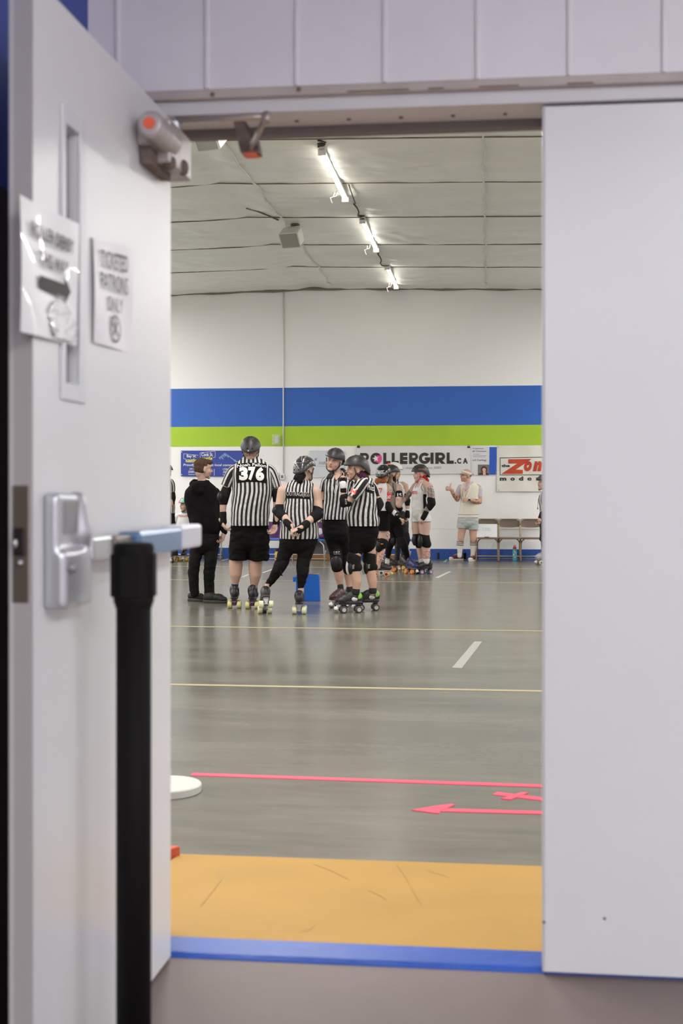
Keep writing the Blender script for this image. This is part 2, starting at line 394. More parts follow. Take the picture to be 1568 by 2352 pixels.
g = Geo(); a = PF(440, 1779); b = PF(1300, 1808); n = Vector((0, .027, 0)); g.poly([a-n, b-n, b+n, a+n], Vector((0, 0, .0025)))
thing(put('tape_line', g, pnk, base=PF(870, 1793)), 'long straight pink tape line across the floor', 'floor tape')
g = tape([(1012, 1861.3), (1300, 1869)], .05); g.poly([PF(945, 1862), PF(1008, 1870), PF(1012, 1864), PF(1044, 1850), PF(1036, 1848), PF(1000, 1852)], Vector((0, 0, .0035)))
thing(put('tape_arrow', g, pnk, base=PF(1100, 1862)), 'pink tape arrow on the floor pointing left', 'floor tape')
g = tape([(1136, 1823), (1260, 1838)], .055); g2 = floor_poly([(1150, 1836), (1196, 1821), (1214, 1822), (1172, 1838)], .0035); g.add(g2.v, g2.f)
thing(put('tape_cross', g, pnk, base=PF(1190, 1830)), 'pink tape cross on the floor between the line and the arrow', 'floor tape')
wh2 = mat('white_line_worn', (206, 202, 192), .5)
for pts, lab, m_ in (([(1038, 1534), (1060, 1535), (1107, 1474), (1089, 1474)], 'wide white slanting dash painted on the open floor at right', wht),
                  ([(999, 1327), (1006, 1328), (1035, 1313), (1029, 1313)], 'small white slanting dash on the floor in front of the man in the vest', wh2),
                  ([(555, 1325), (558, 1326.5), (572, 1320), (569, 1319)], 'faint white dash on the floor between the legs of the tall referee', wh2),
                  ([(602, 1315), (604, 1316.5), (640, 1304), (636, 1303.5)], 'faint white dash on the floor right of the tall referee', wh2),
                  ([(508, 1287), (511, 1288), (527, 1284), (524, 1283.5)], 'pale turquoise dash on the floor near the folding chair legs', mat('turquoise_line', (150, 196, 184), .5)),
                  ([(1017, 1291), (1023, 1291), (1031, 1284), (1026, 1284)], 'green tape mark on the floor by the shoe of the man in the vest', mat('green_tape', (118, 178, 132), .5))):
    thing(put('floor_dash', floor_poly(pts), m_, base=PF(*pts[0])), lab, 'floor line')
# ---------------------------------------------------------------- doors
door_m = mat('door_paint', (214, 214, 217), .32, var=.012, vs=2)
ZT = 2.279; ZB = ZN+.008
R = struct(put('door_2', Geo().b2((.136, DY, ZB), (1.05, DY+.044, ZT)), door_m, base=(.6, DY, ZB), bevel=.002), 'closed white door leaf filling the right side')
g = Geo(); g.b2((.132, DY+.002, ZB), (.137, DY+.04, ZT)); put('edge_strip', g, mat('edge_grey', (190, 188, 192), .4), R)
g = Geo()
for px, py in ((1249, 2118), (1388, 2110)): q = PY(px, py, DY); g.sphere((q.x, DY, q.z), (.004, .002, .004))
put('chip', g, mat('chip_dark', (110, 90, 84), .8), R)
hx, fx, fy = -.800, -.824, 2.231
dv = Vector((fx-hx, fy-3.146, 0)).normalized(); nv = Vector((-dv.y, dv.x, 0))*-1 if False else Vector((dv.y, -dv.x, 0))
nv = nv if nv.x > 0 else -nv   # out of the face we see
def DL(s, o, z): return Vector((hx, 3.146, z))+dv*s+nv*o     # s along the leaf from the hinge, o out of its face
LL = math.hypot(fx-hx, fy-3.146)
def dbox(g, s0, s1, o0, o1, z0, z1):
    vs = [DL(s, o, z) for s in (s0, s1) for o in (o0, o1) for z in (z0, z1)]
    return g.add(vs, [(0,1,3,2),(4,6,7,5),(0,4,5,1),(2,3,7,6),(0,2,6,4),(1,5,7,3)])
def face_pt(px, py, o=0.0):
    """point on the open leaf's face, lifted o out of it"""
    c0 = Vector((0, 0, CH)); d = P(px, py, 1)-c0; q = DL(0, o, 0); t = (q-c0).dot(nv)/d.dot(nv); return c0+d*t
def fs(px): return (face_pt(px, 1000)-DL(0, 0, 0)).dot(dv)
s0, s1 = fs(178), fs(147); zt = face_pt(147, 284).z; zb = face_pt(147, 878).z
g = Geo()
dbox(g, 0, s0, -.044, 0, ZB, ZT); dbox(g, s1, LL, -.044, 0, ZB, ZT); dbox(g, s0, s1, -.044, 0, ZB, zb); dbox(g, s0, s1, -.044, 0, zt, ZT)
D = struct(put('door_1', g, door_m, base=DL(0, 0, ZB)), 'open white door leaf with a narrow window and panic bar')
g = Geo(); k = .035
dbox(g, s0-k, s0, 0, .006, zb-k, zt+k); dbox(g, s1, s1+k*.6, 0, .006, zb-k, zt+k); dbox(g, s0, s1, 0, .006, zb-k, zb); dbox(g, s0, s1, 0, .006, zt, zt+k)
wf_ = put('window_frame', g, mat('lite_frame', (206, 206, 212), .35), D, bevel=.003)
g = Geo(); dbox(g, s0, s1, -.026, -.020, zb, zt)
gm = mat('lite_glass', (78, 82, 98), .2, alpha=.93); put('window_pane', g, gm, D)
g = Geo(); dbox(g, (s0+s1)/2-.012, (s0+s1)/2+.008, -.03, -.027, zb, zt); put('window_muntin', g, mat('muntin_dark', (64, 60, 66), .5), D)
# latch plate on the leaf's edge
def edge_pt(px, py):
    c0 = Vector((0, 0, CH)); d = P(px, py, 1)-c0; q = DL(LL, 0, 0); t = (q-c0).dot(dv)/d.dot(dv); return c0+d*t
za, zb2 = edge_pt(50, 1115).z, edge_pt(50, 1385).z
g = Geo(); dbox(g, LL, LL+.003, -.040, -.007, zb2, za); lp = put('latch_plate', g, mat('bronze', (104, 94, 84), .4, .5), D, bevel=.001)
g = Geo(); zc = edge_pt(50, 1248).z
dbox(g, LL+.003, LL+.009, -.034, -.012, zc-.022, zc+.028); put('latch_bolt', g, mat('bolt_dark', (58, 50, 48), .35, .7), lp, bevel=.003)
g = Geo(); g.sphere(DL(LL+.006, -.022, zc-.035), (.006, .006, .006)); g.sphere(DL(LL+.012, -.029, zc), (.005, .005, .009)); put('latch_screw', g, mat('steel', (190, 188, 190), .3, .8), lp, smooth=True)
g = Geo(); dbox(g, LL-.001, LL+.003, -.044, -.036, ZB, ZT); put('edge_strip', g, mat('edge_light', (186, 184, 186), .35), D)
g = Geo(); dbox(g, LL-.001, LL+.002, -.036, .0, ZB, ZT); put('edge_face', g, mat('edge_dull', (166, 160, 160), .45), D)
# panic bar
alu = mat('alloy', (186, 186, 192), .3, .55)
h0 = (1127-1130); 
def fz(px, py, o=0.0): return face_pt(px, py, o).z
sA, sB = fs(97), fs(163)
g = Geo(); dbox(g, sB+.0, sA, 0, .045, fz(130, 1392), fz(130, 1262)); dbox(g, sB+.012, sA, 0, .03, fz(130, 1262), fz(130, 1132))
g.cap_chain([(DL(sB+.03, .03, fz(150, 1225)), .024), (DL(sB+.03, .022, fz(150, 1150)), .02)])
pb = link('panic_bar', union(g, .006, 4, parent_base(D)), alu, D)
g = Geo(); g.sphere(DL(sA-.02, .05, fz(130, 1300)), .01); dbox(g, sB+.02, sA-.03, .03, .034, fz(130, 1225), fz(130, 1150))
put('latch_case', g, mat('case_grey', (140, 138, 142), .4, .4), pb)  # knob and raised plate in a darker grey metal
zr0, zr1 = 1.195, 1.249
g = Geo(); dbox(g, fs(205), sB+.01, .012, .05, zr0+.004, zr1-.004); put('bar_end', g, alu, pb, bevel=.006)
g = Geo(); dbox(g, fs(245), fs(205), .02, .058, zr0+.004, zr1-.006); put('bar_collar', g, mat('collar_brown', (126, 116, 114), .4, .4), pb, bevel=.005)
g = Geo(); dbox(g, .16, fs(245), .022, .075, zr0, zr1); put('push_pad', g, mat('blue_steel', (92, 122, 158), .28, .35), pb, bevel=.008)
g = Geo(); dbox(g, -.02, .165, .018, .077, zr0, zr1+.004); put('bar_cap', g, mat('cap_grey', (196, 198, 208), .35, .2), pb, bevel=.008)
g = Geo(); dbox(g, .02, fs(205), 0, .02, zr0+.01, zr1-.01); put('bar_channel', g, alu, pb, bevel=.003)
# closer
cg = mat('closer_metal', (176, 168, 168), .38, .3, var=.12, vs=30); org = mat('orange_cap', (226, 98, 66), .5); rust = mat('rust', (112, 96, 90), .7, .2, var=.3, vs=40)
s3 = fs(297); zc = 2.168
g = Geo(); A = DL(s3+.005, .048, zc); B = DL(s3-.17, .048, zc); g.lathe(B, [(.001, 0), (.031, 0), (.031, (A-B).length-.01), (.027, (A-B).length)], (A-B), 28)
dbox(g, .02, s3-.13, .0, .06, zc-.055, zc+.05); dbox(g, .1, s3-.05, 0, .03, zc-.03, zc+.03)
cl = put('door_closer', g, cg, D, smooth=False, bevel=.006)
g = Geo(); g.lathe(A, [(.001, 0), (.0135, 0), (.0135, .003), (.001, .003)], (A-B), 24); put('end_cap', g, org, cl)
g = Geo(); dbox(g, .10, s3-.07, .005, .028, zc-.07, zc-.03); g.sphere(DL(s3-.15, .05, zc-.05), .018); g.sphere(DL(.1, .06, zc-.04), (.014, .014, .02)); put('valve_cover', g, rust, cl)
g = Geo(); g.lathe(DL(.07, .03, zc+.05), [(.018, 0), (.018, .03), (.012, .04)], UP, 16); put('spindle', g, alu, cl, smooth=False)
arm_a = DL(.07, .03, zc+.088); arm_e = P(612, 268, 2.98); arm_f = P(575, 338, 3.17)
g = Geo(); g.tube([arm_a, (arm_a+arm_e)/2, arm_e], [.009, .008, .008], 10); put('closer_arm', g, mat('arm_beige', (176, 164, 154), .35, .5), cl, smooth=True)
g = Geo(); g.lathe(arm_e-Vector((0, 0, .014)), [(.010, 0), (.012, .006), (.012, .02), (.007, .026)], UP, 16); g.tube([arm_e, arm_f], [.011, .011], 10, flat=.6); put('closer_forearm', g, mat('arm_brown', (160, 146, 138), .38, .5), cl, smooth=True)
g = Geo(); q = arm_f
for dx in (-.03,): g.add([q+Vector((-.026, 0, -.012)), q+Vector((.022, 0, -.012)), q+Vector((.014, 0, .03)), q+Vector((-.03, .04, 2.284-q.z)), q+Vector((-.055, .04, 2.284-q.z)), q+Vector((-.026, .055, -.012)), q+Vector((.022, .055, -.012)), q+Vector((.014, .055, .03)), q+Vector((-.03, .055, 2.284-q.z)), q+Vector((-.055, .055, 2.284-q.z))],
      [(0,1,2,3,4), (5,9,8,7,6), (0,5,6,1), (1,6,7,2), (2,7,8,3), (3,8,9,4), (4,9,5,0)])
br = put('closer_bracket', g, rust, cl, bevel=.003)
g = Geo(); g.b2(q+Vector((-.02, .004, -.015)), q+Vector((.014, .05, -.011))); put('bracket_cap', g, org, br)
# papers on the open leaf
ink = mat('ink', (96, 90, 94), .7)
def paper(name, c, th, m_, lab, cat, off):
    """c: four photo corners on the leaf; returns root and a mapper of 0..1 coordinates"""
    pts = [face_pt(*q, off) for q in c]
    def fn(u, v, o=0.0): return (pts[3]*(1-u)+pts[2]*u)*(1-v)+(pts[0]*(1-u)+pts[1]*u)*v+nv*o
    g = Geo(); n = 14
    def f(u, v): return fn(u, v, .003*math.sin(u*5+v*3))
    g.grid(f, n, n); k = len(g.v); vs = [q-nv*th for q in g.v]; g2 = [tuple(reversed(tuple(i+k for i in t))) for t in g.f]; g.v += vs; g.f += g2; g.u += [0]*k
    r = link(name, g.mesh(name, pts[3], True), m_, None, pts[3]); thing(r, lab, cat)
    return r, fn, f
r1, fn1, f1 = paper('paper_sign', [(45, 446), (178, 515), (178, 795), (47, 762)], .0012, mat('plastic_sleeve', (216, 214, 218), .3, bump=.03, bs=9, coat=.2), 'plastic-sleeved notice with a black arrow taped over the narrow door window', 'sign', .008)
g = Geo()
text_on(g, 'ROLLER DERBY', lambda u, v: fn1(u, v, .0055), .14, .88, .73, .84, .02)
text_on(g, 'THIS WAY', lambda u, v: fn1(u, v, .0055), .27, .78, .53, .65, .02)
put('lettering', g, ink, r1)
g = Geo(); g.add([fn1(u, v, .0058) for u, v in ((.27, .36), (.70, .36), (.70, .30), (.82, .415), (.70, .53), (.70, .46), (.27, .46))], [(0,1,2,3,4,5,6)]); put('arrow', g, mat('arrow_black', (44, 40, 42), .6), r1)
g = Geo()
random.seed(3)
g.grid(lambda u, v: fn1(.42+.53*u+.1*(1-v)*(1-u), .02+.30*v*(.4+.6*math.sin(2.6*u+.4)), .0045+.003*math.sin(u*17+v*9)*math.sin(v*13)), 24, 16)
put('crinkle_glare', g, mat('sleeve_gloss', (236, 236, 240), .2, coat=.6, bump=.9, bs=60), r1, smooth=True)  # crinkled plastic, with the sleeve's glare put into its paler colour
r2, fn2, f2 = paper('paper_sign', [(213, 545), (303, 568), (303, 811), (215, 787)], .001, mat('paper', (222, 219, 225), .36), 'sheet lettered TICKETED PATRONS ONLY taped on the open door', 'sign', .004)
g = Geo()
for s_, a, b, c, d in (('TICKETED', .14, .84, .74, .90), ('PATRONS', .14, .84, .53, .69), ('ONLY', .30, .70, .34, .48)):
    text_on(g, s_, lambda u, v: fn2(u, v, .0045), a, b, c, d, .0)
for k in range(28):
    a = 2*math.pi*k/28; b = 2*math.pi*(k+1)/28
    g.add([fn2(.5+.14*math.cos(t)*r, .18+.13*math.sin(t)*r, .0045) for t, r in ((a, 1), (b, 1), (b, .84), (a, .84))], [(0,1,2,3)])
for (a, b) in (((.42, .24), (.58, .12)), ((.44, .12), (.56, .25)), ((.5, .28), (.5, .22))):
    p_, q_ = Vector(a), Vector(b); n = Vector((-(q_-p_).y, (q_-p_).x)).normalized()*.012
    g.add([fn2(*(t), .0047) for t in (p_-n, p_+n, q_+n, q_-n)], [(0,1,2,3)])
put('lettering', g, mat('ink_soft', (104, 98, 106), .7), r2)
# queue post
q = P(307, 1245, 2.5); bx = (q.x, q.y)
blk = mat('post_black', (9, 6, 6), .75, spec=.2)
po = empty('barrier_post', (q.x, q.y, ZN)); thing(po, 'black queue barrier post standing in front of the open door', 'post')
g = Geo(); g.lathe((*bx, ZN+.02), [(.0345, 0), (.0345, q.z-ZN-.10)], UP, 32); put('pole', g, blk, po, smooth=True)
g = Geo(); g.lathe((*bx, q.z-.135), [(.0335, 0), (.040, .02), (.040, .125), (.037, .133), (.02, .135)], UP, 32)
for a in (0, 90, 180, 270):
    M = Matrix.Rotation(math.radians(a)+PSI, 3, 'Z'); g.box(Vector((*bx, q.z-.065))+M @ Vector((.037, 0, 0)), (.012, .042, .085), M)
hd = put('belt_head', g, mat('head_black', (11, 8, 8), .7, spec=.2), po, bevel=.003)
g = Geo(); g.lathe((*bx, ZN), [(.17, 0), (.175, .008), (.12, .02), (.04, .032)], UP, 40); put('base_plate', g, blk, po, smooth=True)
# ================================================================ things on the far wall
def WQ(px, py, o=.02): return PY(px, py, W-o)
def wrect(g, px0, py0, px1, py1, o0, o1):
    a = WQ(px0, py1, o1); b = WQ(px1, py0, o1); c = WQ(px0, py1, o0); g.b2((a.x, W-o1, a.z), (b.x, W-o0, b.z)); return g
def banner(c, m_, lab, cat='banner', wave=.012, n=40):
    """c: corner pixels tl tr br bl on the far wall"""
    ps = [WQ(*q) for q in c]; g = Geo(); ph = c[0][0]
    def f(u, v, o=.0):
        q = (ps[3]*(1-u)+ps[2]*u)*(1-v)+(ps[0]*(1-u)+ps[1]*u)*v
        d = wave*(.5+.5*math.sin(u*11+ph+v*2.2)*math.sin(v*3+u*4)) 
        return q-Vector((0, d+o, 0))
    g.grid(lambda u, v: f(u, v), n, 16); k = len(g.v); vs = [q+Vector((0, .003, 0)) for q in g.v]; g.f += [tuple(reversed(tuple(i+k for i in t))) for t in g.f]; g.v += vs; g.u += [0]*k
    r = link('banner', g.mesh('banner', ps[3], True), m_, None, ps[3]); thing(r, lab, cat)
    return r, f
def uv(c):
    x0, x1 = c[0][0], c[1][0]; y0, y1 = c[0][1], c[3][1]
    return lambda px, py: ((px-x0)/(x1-x0), (y1-py)/(y1-y0))
def btext(par, f, U, s, px0, px1, py0, py1, m_, bold=0, shear=0, space=1, nm='lettering', g=None, o=.006):
    """text in photo box (py0 top, py1 bottom)"""
    gg = g or Geo()
    text_on(gg, s, lambda x, y: f(*U(x, y), o), px0, px1, py1, py0, bold, shear, space)
    if g is None: put(nm, gg, m_, par)
    return gg
def bpoly(gg, f, U, pts, o=.005):
    v2 = [Vector((p[0], p[1], 0)) for p in pts]; tr = [tuple(v2[i] for i in t) for t in tessellate_polygon([v2])]
    while tr:
        a, b, c_ = tr.pop(); l = ((a-b).length, (b-c_).length, (c_-a).length); m = max(l)
        if m > 6:
            if m == l[0]: h = (a+b)/2; tr += [(a, h, c_), (h, b, c_)]
            elif m == l[1]: h = (b+c_)/2; tr += [(a, b, h), (a, h, c_)]
            else: h = (a+c_)/2; tr += [(a, b, h), (h, b, c_)]
        else: gg.add([f(*U(q.x, q.y), o) for q in (a, b, c_)], [(0, 1, 2)])
vinyl = mat('banner_vinyl', (212, 211, 212), .4); dark = mat('print_black', (44, 38, 38), .55); whitep = mat('print_white', (222, 222, 226), .55)
# blue banner
c = [(415.5, 1035), (586, 1035), (586, 1095), (415.5, 1094)]
b1, f = banner(c, mat('banner_blue', (36, 62, 150), .4), 'blue banner with a mountain and two street-name signs behind the short-haired person'); U = uv(c)
g = Geo()
for s_, a, b_, t0, t1 in (('Bay St.', 429, 451, 1044, 1052.5), ('Cook St.', 463, 489.5, 1039.5, 1048)): btext(b1, f, U, s_, a, b_, t0, t1, None, .02, g=g)
for s_, a, b_, t0, t1 in (('Proudly serving this local community', 421, 552, 1065, 1072), ('220 Bay St', 435, 458, 1075, 1079.5), ('250-595', 432, 460, 1081, 1086), ('baystreet', 433, 458, 1088, 1091), ('1720 Cook St', 512, 545, 1075, 1079.5), ('250-384', 512, 541, 1081, 1086), ('cookstreet', 512, 540, 1088, 1091)):
    btext(b1, f, U, s_, a, b_, t0, t1, None, .015, .2, g=g)
bpoly(g, f, U, [(492, 1077), (493, 1077), (493, 1092), (492, 1092)])
for x, y in ((417.5, 1038), (417.5, 1090)): bpoly(g, f, U, [(x-1, y-1), (x+1, y-1), (x+1, y+1), (x-1, y+1)])
for l in (((422, 1042), (456, 1046)), ((422, 1042), (422, 1054)), ((422, 1054), (427, 1054)), ((427, 1054), (427, 1061)), ((427, 1061), (450, 1062)), ((460, 1040), (494.5, 1036.5)), ((494.5, 1036.5), (494.5, 1050)), ((460, 1040), (460, 1052)), ((494.5, 1050), (489, 1051))):
    a, b_ = Vector(l[0]), Vector(l[1]); n = Vector((-(b_-a).y, (b_-a).x)).normalized()*.35; bpoly(g, f, U, [a-n, a+n, b_+n, b_-n], .005)
put('lettering', g, whitep, b1)
g = Geo()
btext(b1, f, U, 'castle', 428, 452, 1053, 1060.5, None, .03, g=g); btext(b1, f, U, 'castle', 464, 488, 1048.5, 1056, None, .03, g=g)
put('yellow_lettering', g, mat('print_yellow', (226, 214, 74), .55), b1)
g = Geo(); random.seed(4)
top = [(503, 1051), (508, 1047.5), (513, 1043), (517, 1040.5), (521, 1044), (527, 1047), (533, 1052), (540, 1056), (548, 1060), (556, 1062)]
for (a, b_) in zip(top, top[1:]):
    for k in range(5):
        t = random.random(); x = a[0]+(b_[0]-a[0])*t; y = a[1]+(b_[1]-a[1])*t; l = random.uniform(2, 9); bpoly(g, f, U, [(x-.9, y), (x+.7, y-.3), (x+1.3+l*.5, y+l), (x+l*.35, y+l*.8)], .004+.0003*k)
put('mountain', g, mat('print_ice', (132, 160, 206), .55), b1)
# pale banner
c = [(711, 1035), (790, 1035), (790, 1097), (711, 1097)]
b2, f = banner(c, mat('banner_pale', (206, 209, 216), .4), 'pale banner mostly hidden behind the referee facing the camera', wave=.004); U = uv(c)
btext(b2, f, U, 'PARK', 732, 754, 1060, 1067, mat('print_greyblue', (146, 150, 170), .6), 0, .2)
g = Geo(); bpoly(g, f, U, [(722, 1054), (728, 1051), (727, 1058), (722, 1058)]); put('emblem', g, mat('print_lilac', (140, 140, 178), .6), b2)
g = Geo(); bpoly(g, f, U, [(727, 1070.3), (758, 1070.3), (758, 1071.3), (727, 1071.3)]); bpoly(g, f, U, [(712.5, 1036), (713.5, 1036), (713.5, 1037), (712.5, 1037)]); put('fine_print', g, mat('print_lightgrey', (176, 178, 186), .6), b2)
# big white banner with the web address
c = [(817, 1025), (1080, 1024), (1080, 1088), (817, 1090)]
b3, f = banner(c, vinyl, 'long white banner with big black letters and a pink star, clipped to the far wall', wave=.02); U = uv(c)
g = Geo(); y0, y1 = 1040.5, 1066.5
for s_, a, b_ in (('R', 827, 848), ('L', 880.5, 897), ('L', 900, 916), ('E', 919, 936), ('R', 940, 961), ('I', 989, 996), ('R', 1000, 1023), ('L', 1026, 1042)):
    w_ = b_-a; t = y1-y0
    def S(pts): bpoly(g, f, U, [(a+x*w_, y0+y*t) for x, y in pts])
    if s_ in 'L': S([(0, 0), (.42, 0), (.42, 1), (0, 1)]); S([(.42, .72), (1, .72), (1, 1), (.42, 1)])
    elif s_ == 'I': S([(0, 0), (1, 0), (1, 1), (0, 1)])
    elif s_ == 'E':
        S([(0, 0), (.42, 0), (.42, 1), (0, 1)])
        for k in (0, .37, .73): S([(.42, k), (1, k), (1, k+.27), (.42, k+.27)])
    else:
        S([(0, 0), (.34, 0), (.34, 1), (0, 1)]); S([(.34, .62), (.55, .55), (1, 1), (.6, 1), (.34, .76)])
        n = 14; cx_, cy_ = .55, .35
        for k in range(n):
            p0, p1 = -math.pi/2+math.pi*k/n, -math.pi/2+math.pi*(k+1)/n
            S([(cx_+.42*math.cos(p0), cy_+.35*math.sin(p0)), (cx_+.42*math.cos(p1), cy_+.35*math.sin(p1)), (cx_+.14*math.cos(p1), cy_+.11*math.sin(p1)), (cx_+.14*math.cos(p0), cy_+.11*math.sin(p0))])
        S([(.34, 0), (.56, 0), (.56, .24), (.34, .24)]); S([(.34, .46), (.56, .46), (.56, .70), (.34, .70)])
def ring(g, cx_, cy_, ro, ri, a0, a1, n=26, o=.004):
    for k in range(n):
        p0 = math.radians(a0+(a1-a0)*k/n); p1 = math.radians(a0+(a1-a0)*(k+1)/n)
        bpoly(g, f, U, [(cx_+ro*math.cos(p0), cy_+ro*math.sin(p0)), (cx_+ro*math.cos(p1), cy_+ro*math.sin(p1)), (cx_+ri*math.cos(p1), cy_+ri*math.sin(p1)), (cx_+ri*math.cos(p0), cy_+ri*math.sin(p0))], o)
ring(g, 864, 1053.5, 13.2, 0, 0, 360, 40)
ring(g, 975.5, 1053.5, 13.2, 6.2, 5, 318); bpoly(g, f, U, [(976, 1051.5), (988.6, 1051.5), (988, 1058), (976, 1058)], .0045)
for s_, a, b_ in (('C', 1050, 1059), ('A', 1063, 1074)): btext(b3, f, U, s_, a, b_, 1053.5, 1066.5, None, .05, g=g)
ring(g, 1046, 1064.8, 1.9, 0, 0, 360, 12)
put('lettering', g, dark, b3)
g = Geo(); pk = []
for k in range(21): t = math.radians(-62+ (75+62)*k/20+0); pk.append((864+13.2*math.cos(t), 1053.5+13.2*math.sin(t)))
bpoly(g, f, U, [(864, 1047)]+[(864+13.0*math.cos(math.radians(t)), 1053.5+13.0*math.sin(math.radians(t))) for t in range(-38, 62, 5)]+[(860, 1060)], .0048)
put('pink_patch', g, mat('print_pink', (226, 66, 142), .55), b3)
g = Geo(); bpoly(g, f, U, [(863+(8.0 if k % 2 == 0 else 3.5)*math.sin(k*math.pi/5-.2), 1053.5-(8.0 if k % 2 == 0 else 3.5)*math.cos(k*math.pi/5-.2)) for k in range(10)], .0056); put('star', g, whitep, b3)
btext(b3, f, U, 'premier roller skate store since 2003', 878, 1013, 1072.5, 1079.5, mat('print_grey', (150, 148, 150), .6))
for k, px in enumerate((823, 1076)):
    q = WQ(px, 1026, .03); g = Geo(); g.add([q+Vector(t) for t in ((-.03, -.012, -.022), (.03, -.012, -.022), (.024, 0, .02), (-.024, 0, .02), (-.03, .02, -.022), (.03, .02, -.022), (.024, .012, .02), (-.024, .012, .02))], [(0,1,2,3), (4,7,6,5), (0,4,5,1), (3,2,6,7), (0,3,7,4), (1,5,6,2)])
    g.tube([q+Vector((-.012, 0, .018)), q+Vector((0, 0, .045)), q+Vector((.012, 0, .018))], .0025, 6)
    thing(put('binder_clip', g, mat('clip_black', (30, 28, 30), .4), base=q), 'black clip at the %s top corner of the long white banner' % ('left', 'right')[k], 'clip')
# consultant banner
c = [(1080, 1025), (1140, 1026), (1139, 1091), (1080, 1091)]
b4, f = banner(c, mat('banner_white2', (210, 211, 214), .4), 'white and blue banner with a small portrait of a dark-haired woman', wave=.004); U = uv(c)
g = Geo(); bpoly(g, f, U, [(1124, 1026), (1140.5, 1026), (1139.5, 1090), (1124, 1090)]); put('blue_panel', g, mat('print_royal', (28, 82, 186), .5), b4)
tm = mat('print_slate', (112, 112, 130), .6); g = Geo()
for s_, a, b_, t0, t1 in (('te Joynson', 1085, 1110, 1028, 1032), ('ge Consultant', 1085, 1117, 1034, 1038.5), ('od Curling!', 1085, 1117, 1054, 1060)): btext(b4, f, U, s_, a, b_, t0, t1, None, .01, g=g)
for y, x in ((1042.5, 1101), (1045.8, 1117), (1049, 1115)): bpoly(g, f, U, [(1086, y), (x, y), (x, y+.6), (1086, y+.6)])
put('lettering', g, tm, b4)
g = Geo(); bpoly(g, f, U, [(1097.5, 1067), (1123.8, 1067), (1123.8, 1091), (1097.5, 1091)]); pf = put('portrait', g, mat('portrait_grey', (112, 104, 100), .5), b4)
g = Geo(); ring(g, 1111.5, 1078, 7.2, 0, 0, 360, 24, .0062); bpoly(g, f, U, [(1104.5, 1078), (1118.5, 1078), (1117.5, 1084), (1105.5, 1084)], .0062); bpoly(g, f, U, [(1098, 1091), (1100, 1087.5), (1108, 1084.5), (1115, 1084.5), (1121, 1087), (1123.5, 1091)], .0062); put('portrait_hair', g, mat('print_hair', (50, 38, 36), .5), pf)
g = Geo(); ring(g, 1111.8, 1079, 4.3, 0, 0, 360, 20, .0075); bpoly(g, f, U, [(1109, 1082), (1115, 1082), (1116, 1091), (1109.5, 1091)], .0072); put('portrait_face', g, mat('print_face', (214, 166, 150), .5), pf)
g = Geo(); bpoly(g, f, U, [(1085, 1086), (1085, 1091), (1088, 1091)]); put('red_corner', g, mat('print_red', (214, 60, 66), .5), b4)
# store banner
c = [(1140.5, 1024), (1290, 1022), (1290, 1129), (1140.5, 1129)]
b5, f = banner(c, mat('banner_cream', (216, 213, 204), .45, var=.03, vs=4), 'cream banner with slanted red lettering in a black frame beside the doorway edge', wave=.025); U = uv(c)
g = Geo()
for q_ in ([(1147.5, 1051), (1290, 1050), (1290, 1051.4), (1147.5, 1052.4)], [(1147.5, 1090.3), (1290, 1090.5), (1290, 1092), (1147.5, 1091.6)], [(1147.5, 1051), (1148.8, 1051), (1148.8, 1091.6), (1147.5, 1091.6)]): bpoly(g, f, U, q_)
btext(b5, f, U, 'the', 1151.5, 1170.5, 1066.5, 1073, None, .04, g=g)
for s_, a, b_ in (('m', 1147.5, 1162.5), ('o', 1172, 1182), ('d', 1191.5, 1201.5), ('e', 1211, 1220.5), ('r', 1231, 1241), ('n', 1252, 1264)): btext(b5, f, U, s_, a, b_, 1094.5 if s_ == 'd' else 1097.2, 1104, None, .022 if s_ == 'e' else .05, g=g)
put('lettering', g, dark, b5)
g = Geo(); bpoly(g, f, U, [(1167, 1055), (1220, 1055), (1215, 1059), (1167, 1065)]); bpoly(g, f, U, [(1203, 1055.1), (1220, 1055), (1184, 1079), (1151, 1088.5)]); bpoly(g, f, U, [(1151, 1088.5), (1184, 1079), (1200.5, 1079.5), (1200.5, 1088.5)]); bpoly(g, f, U, [(1167, 1055.1), (1203, 1055.1), (1190, 1065), (1167, 1065)], .0045)
for s_, a, b_ in (('o', 1203, 1221), ('n', 1223, 1245), ('e', 1247, 1262)): btext(b5, f, U, s_, a, b_, 1060, 1083, None, .07, .25, g=g)
put('red_lettering', g, mat('print_brick', (182, 58, 16), .4), b5)
g = Geo()
for x, y in ((1143.5, 1027), (1243.5, 1027), (1145, 1126)): ring(g, x, y, .9, 0, 0, 360, 10)
put('eyelet', g, mat('eyelet', (96, 92, 88), .4, .5), b5)
# conduit, boxes, caged sign
cw = mat('conduit_white', (226, 225, 222), .45); q = WQ(650.5, 1090, .02)
g = Geo(); g.tube([(q.x, W-.02, q.z), (q.x, W-.02, 5.25)], .013, 10)
thing(put('conduit', g, cw, base=(q.x, W-.02, q.z), smooth=True), 'thin white conduit running down the far wall from the ceiling', 'conduit')
q = WQ(634.5, 1009.5, .03); g = Geo(); g.box(q+Vector((0, .010, 0)), (.07, .012, .15))
cg_ = empty('caged_sign', q+Vector((0, .02, -.095))); thing(cg_, 'small white wire-caged wall box on the green band', 'wall fixture')
put('back_plate', g, cw, cg_); g = Geo(); g.box(q+Vector((0, -.005, 0)), (.045, .03, .13)); put('sign_box', g, mat('sign_white', (226, 226, 226), .5), cg_, bevel=.004)
g = Geo()
for k in range(7): g.box(q+Vector((-.072+.024*k, -.04, 0)), (.005, .005, .19))
for k in range(9): g.box(q+Vector((0, -.04, -.093+.0232*k)), (.15, .005, .005))
for sx in (-.074, .074):
    for sz in (-.09, .09): g.box(q+Vector((sx, -.012, sz)), (.006, .06, .006))
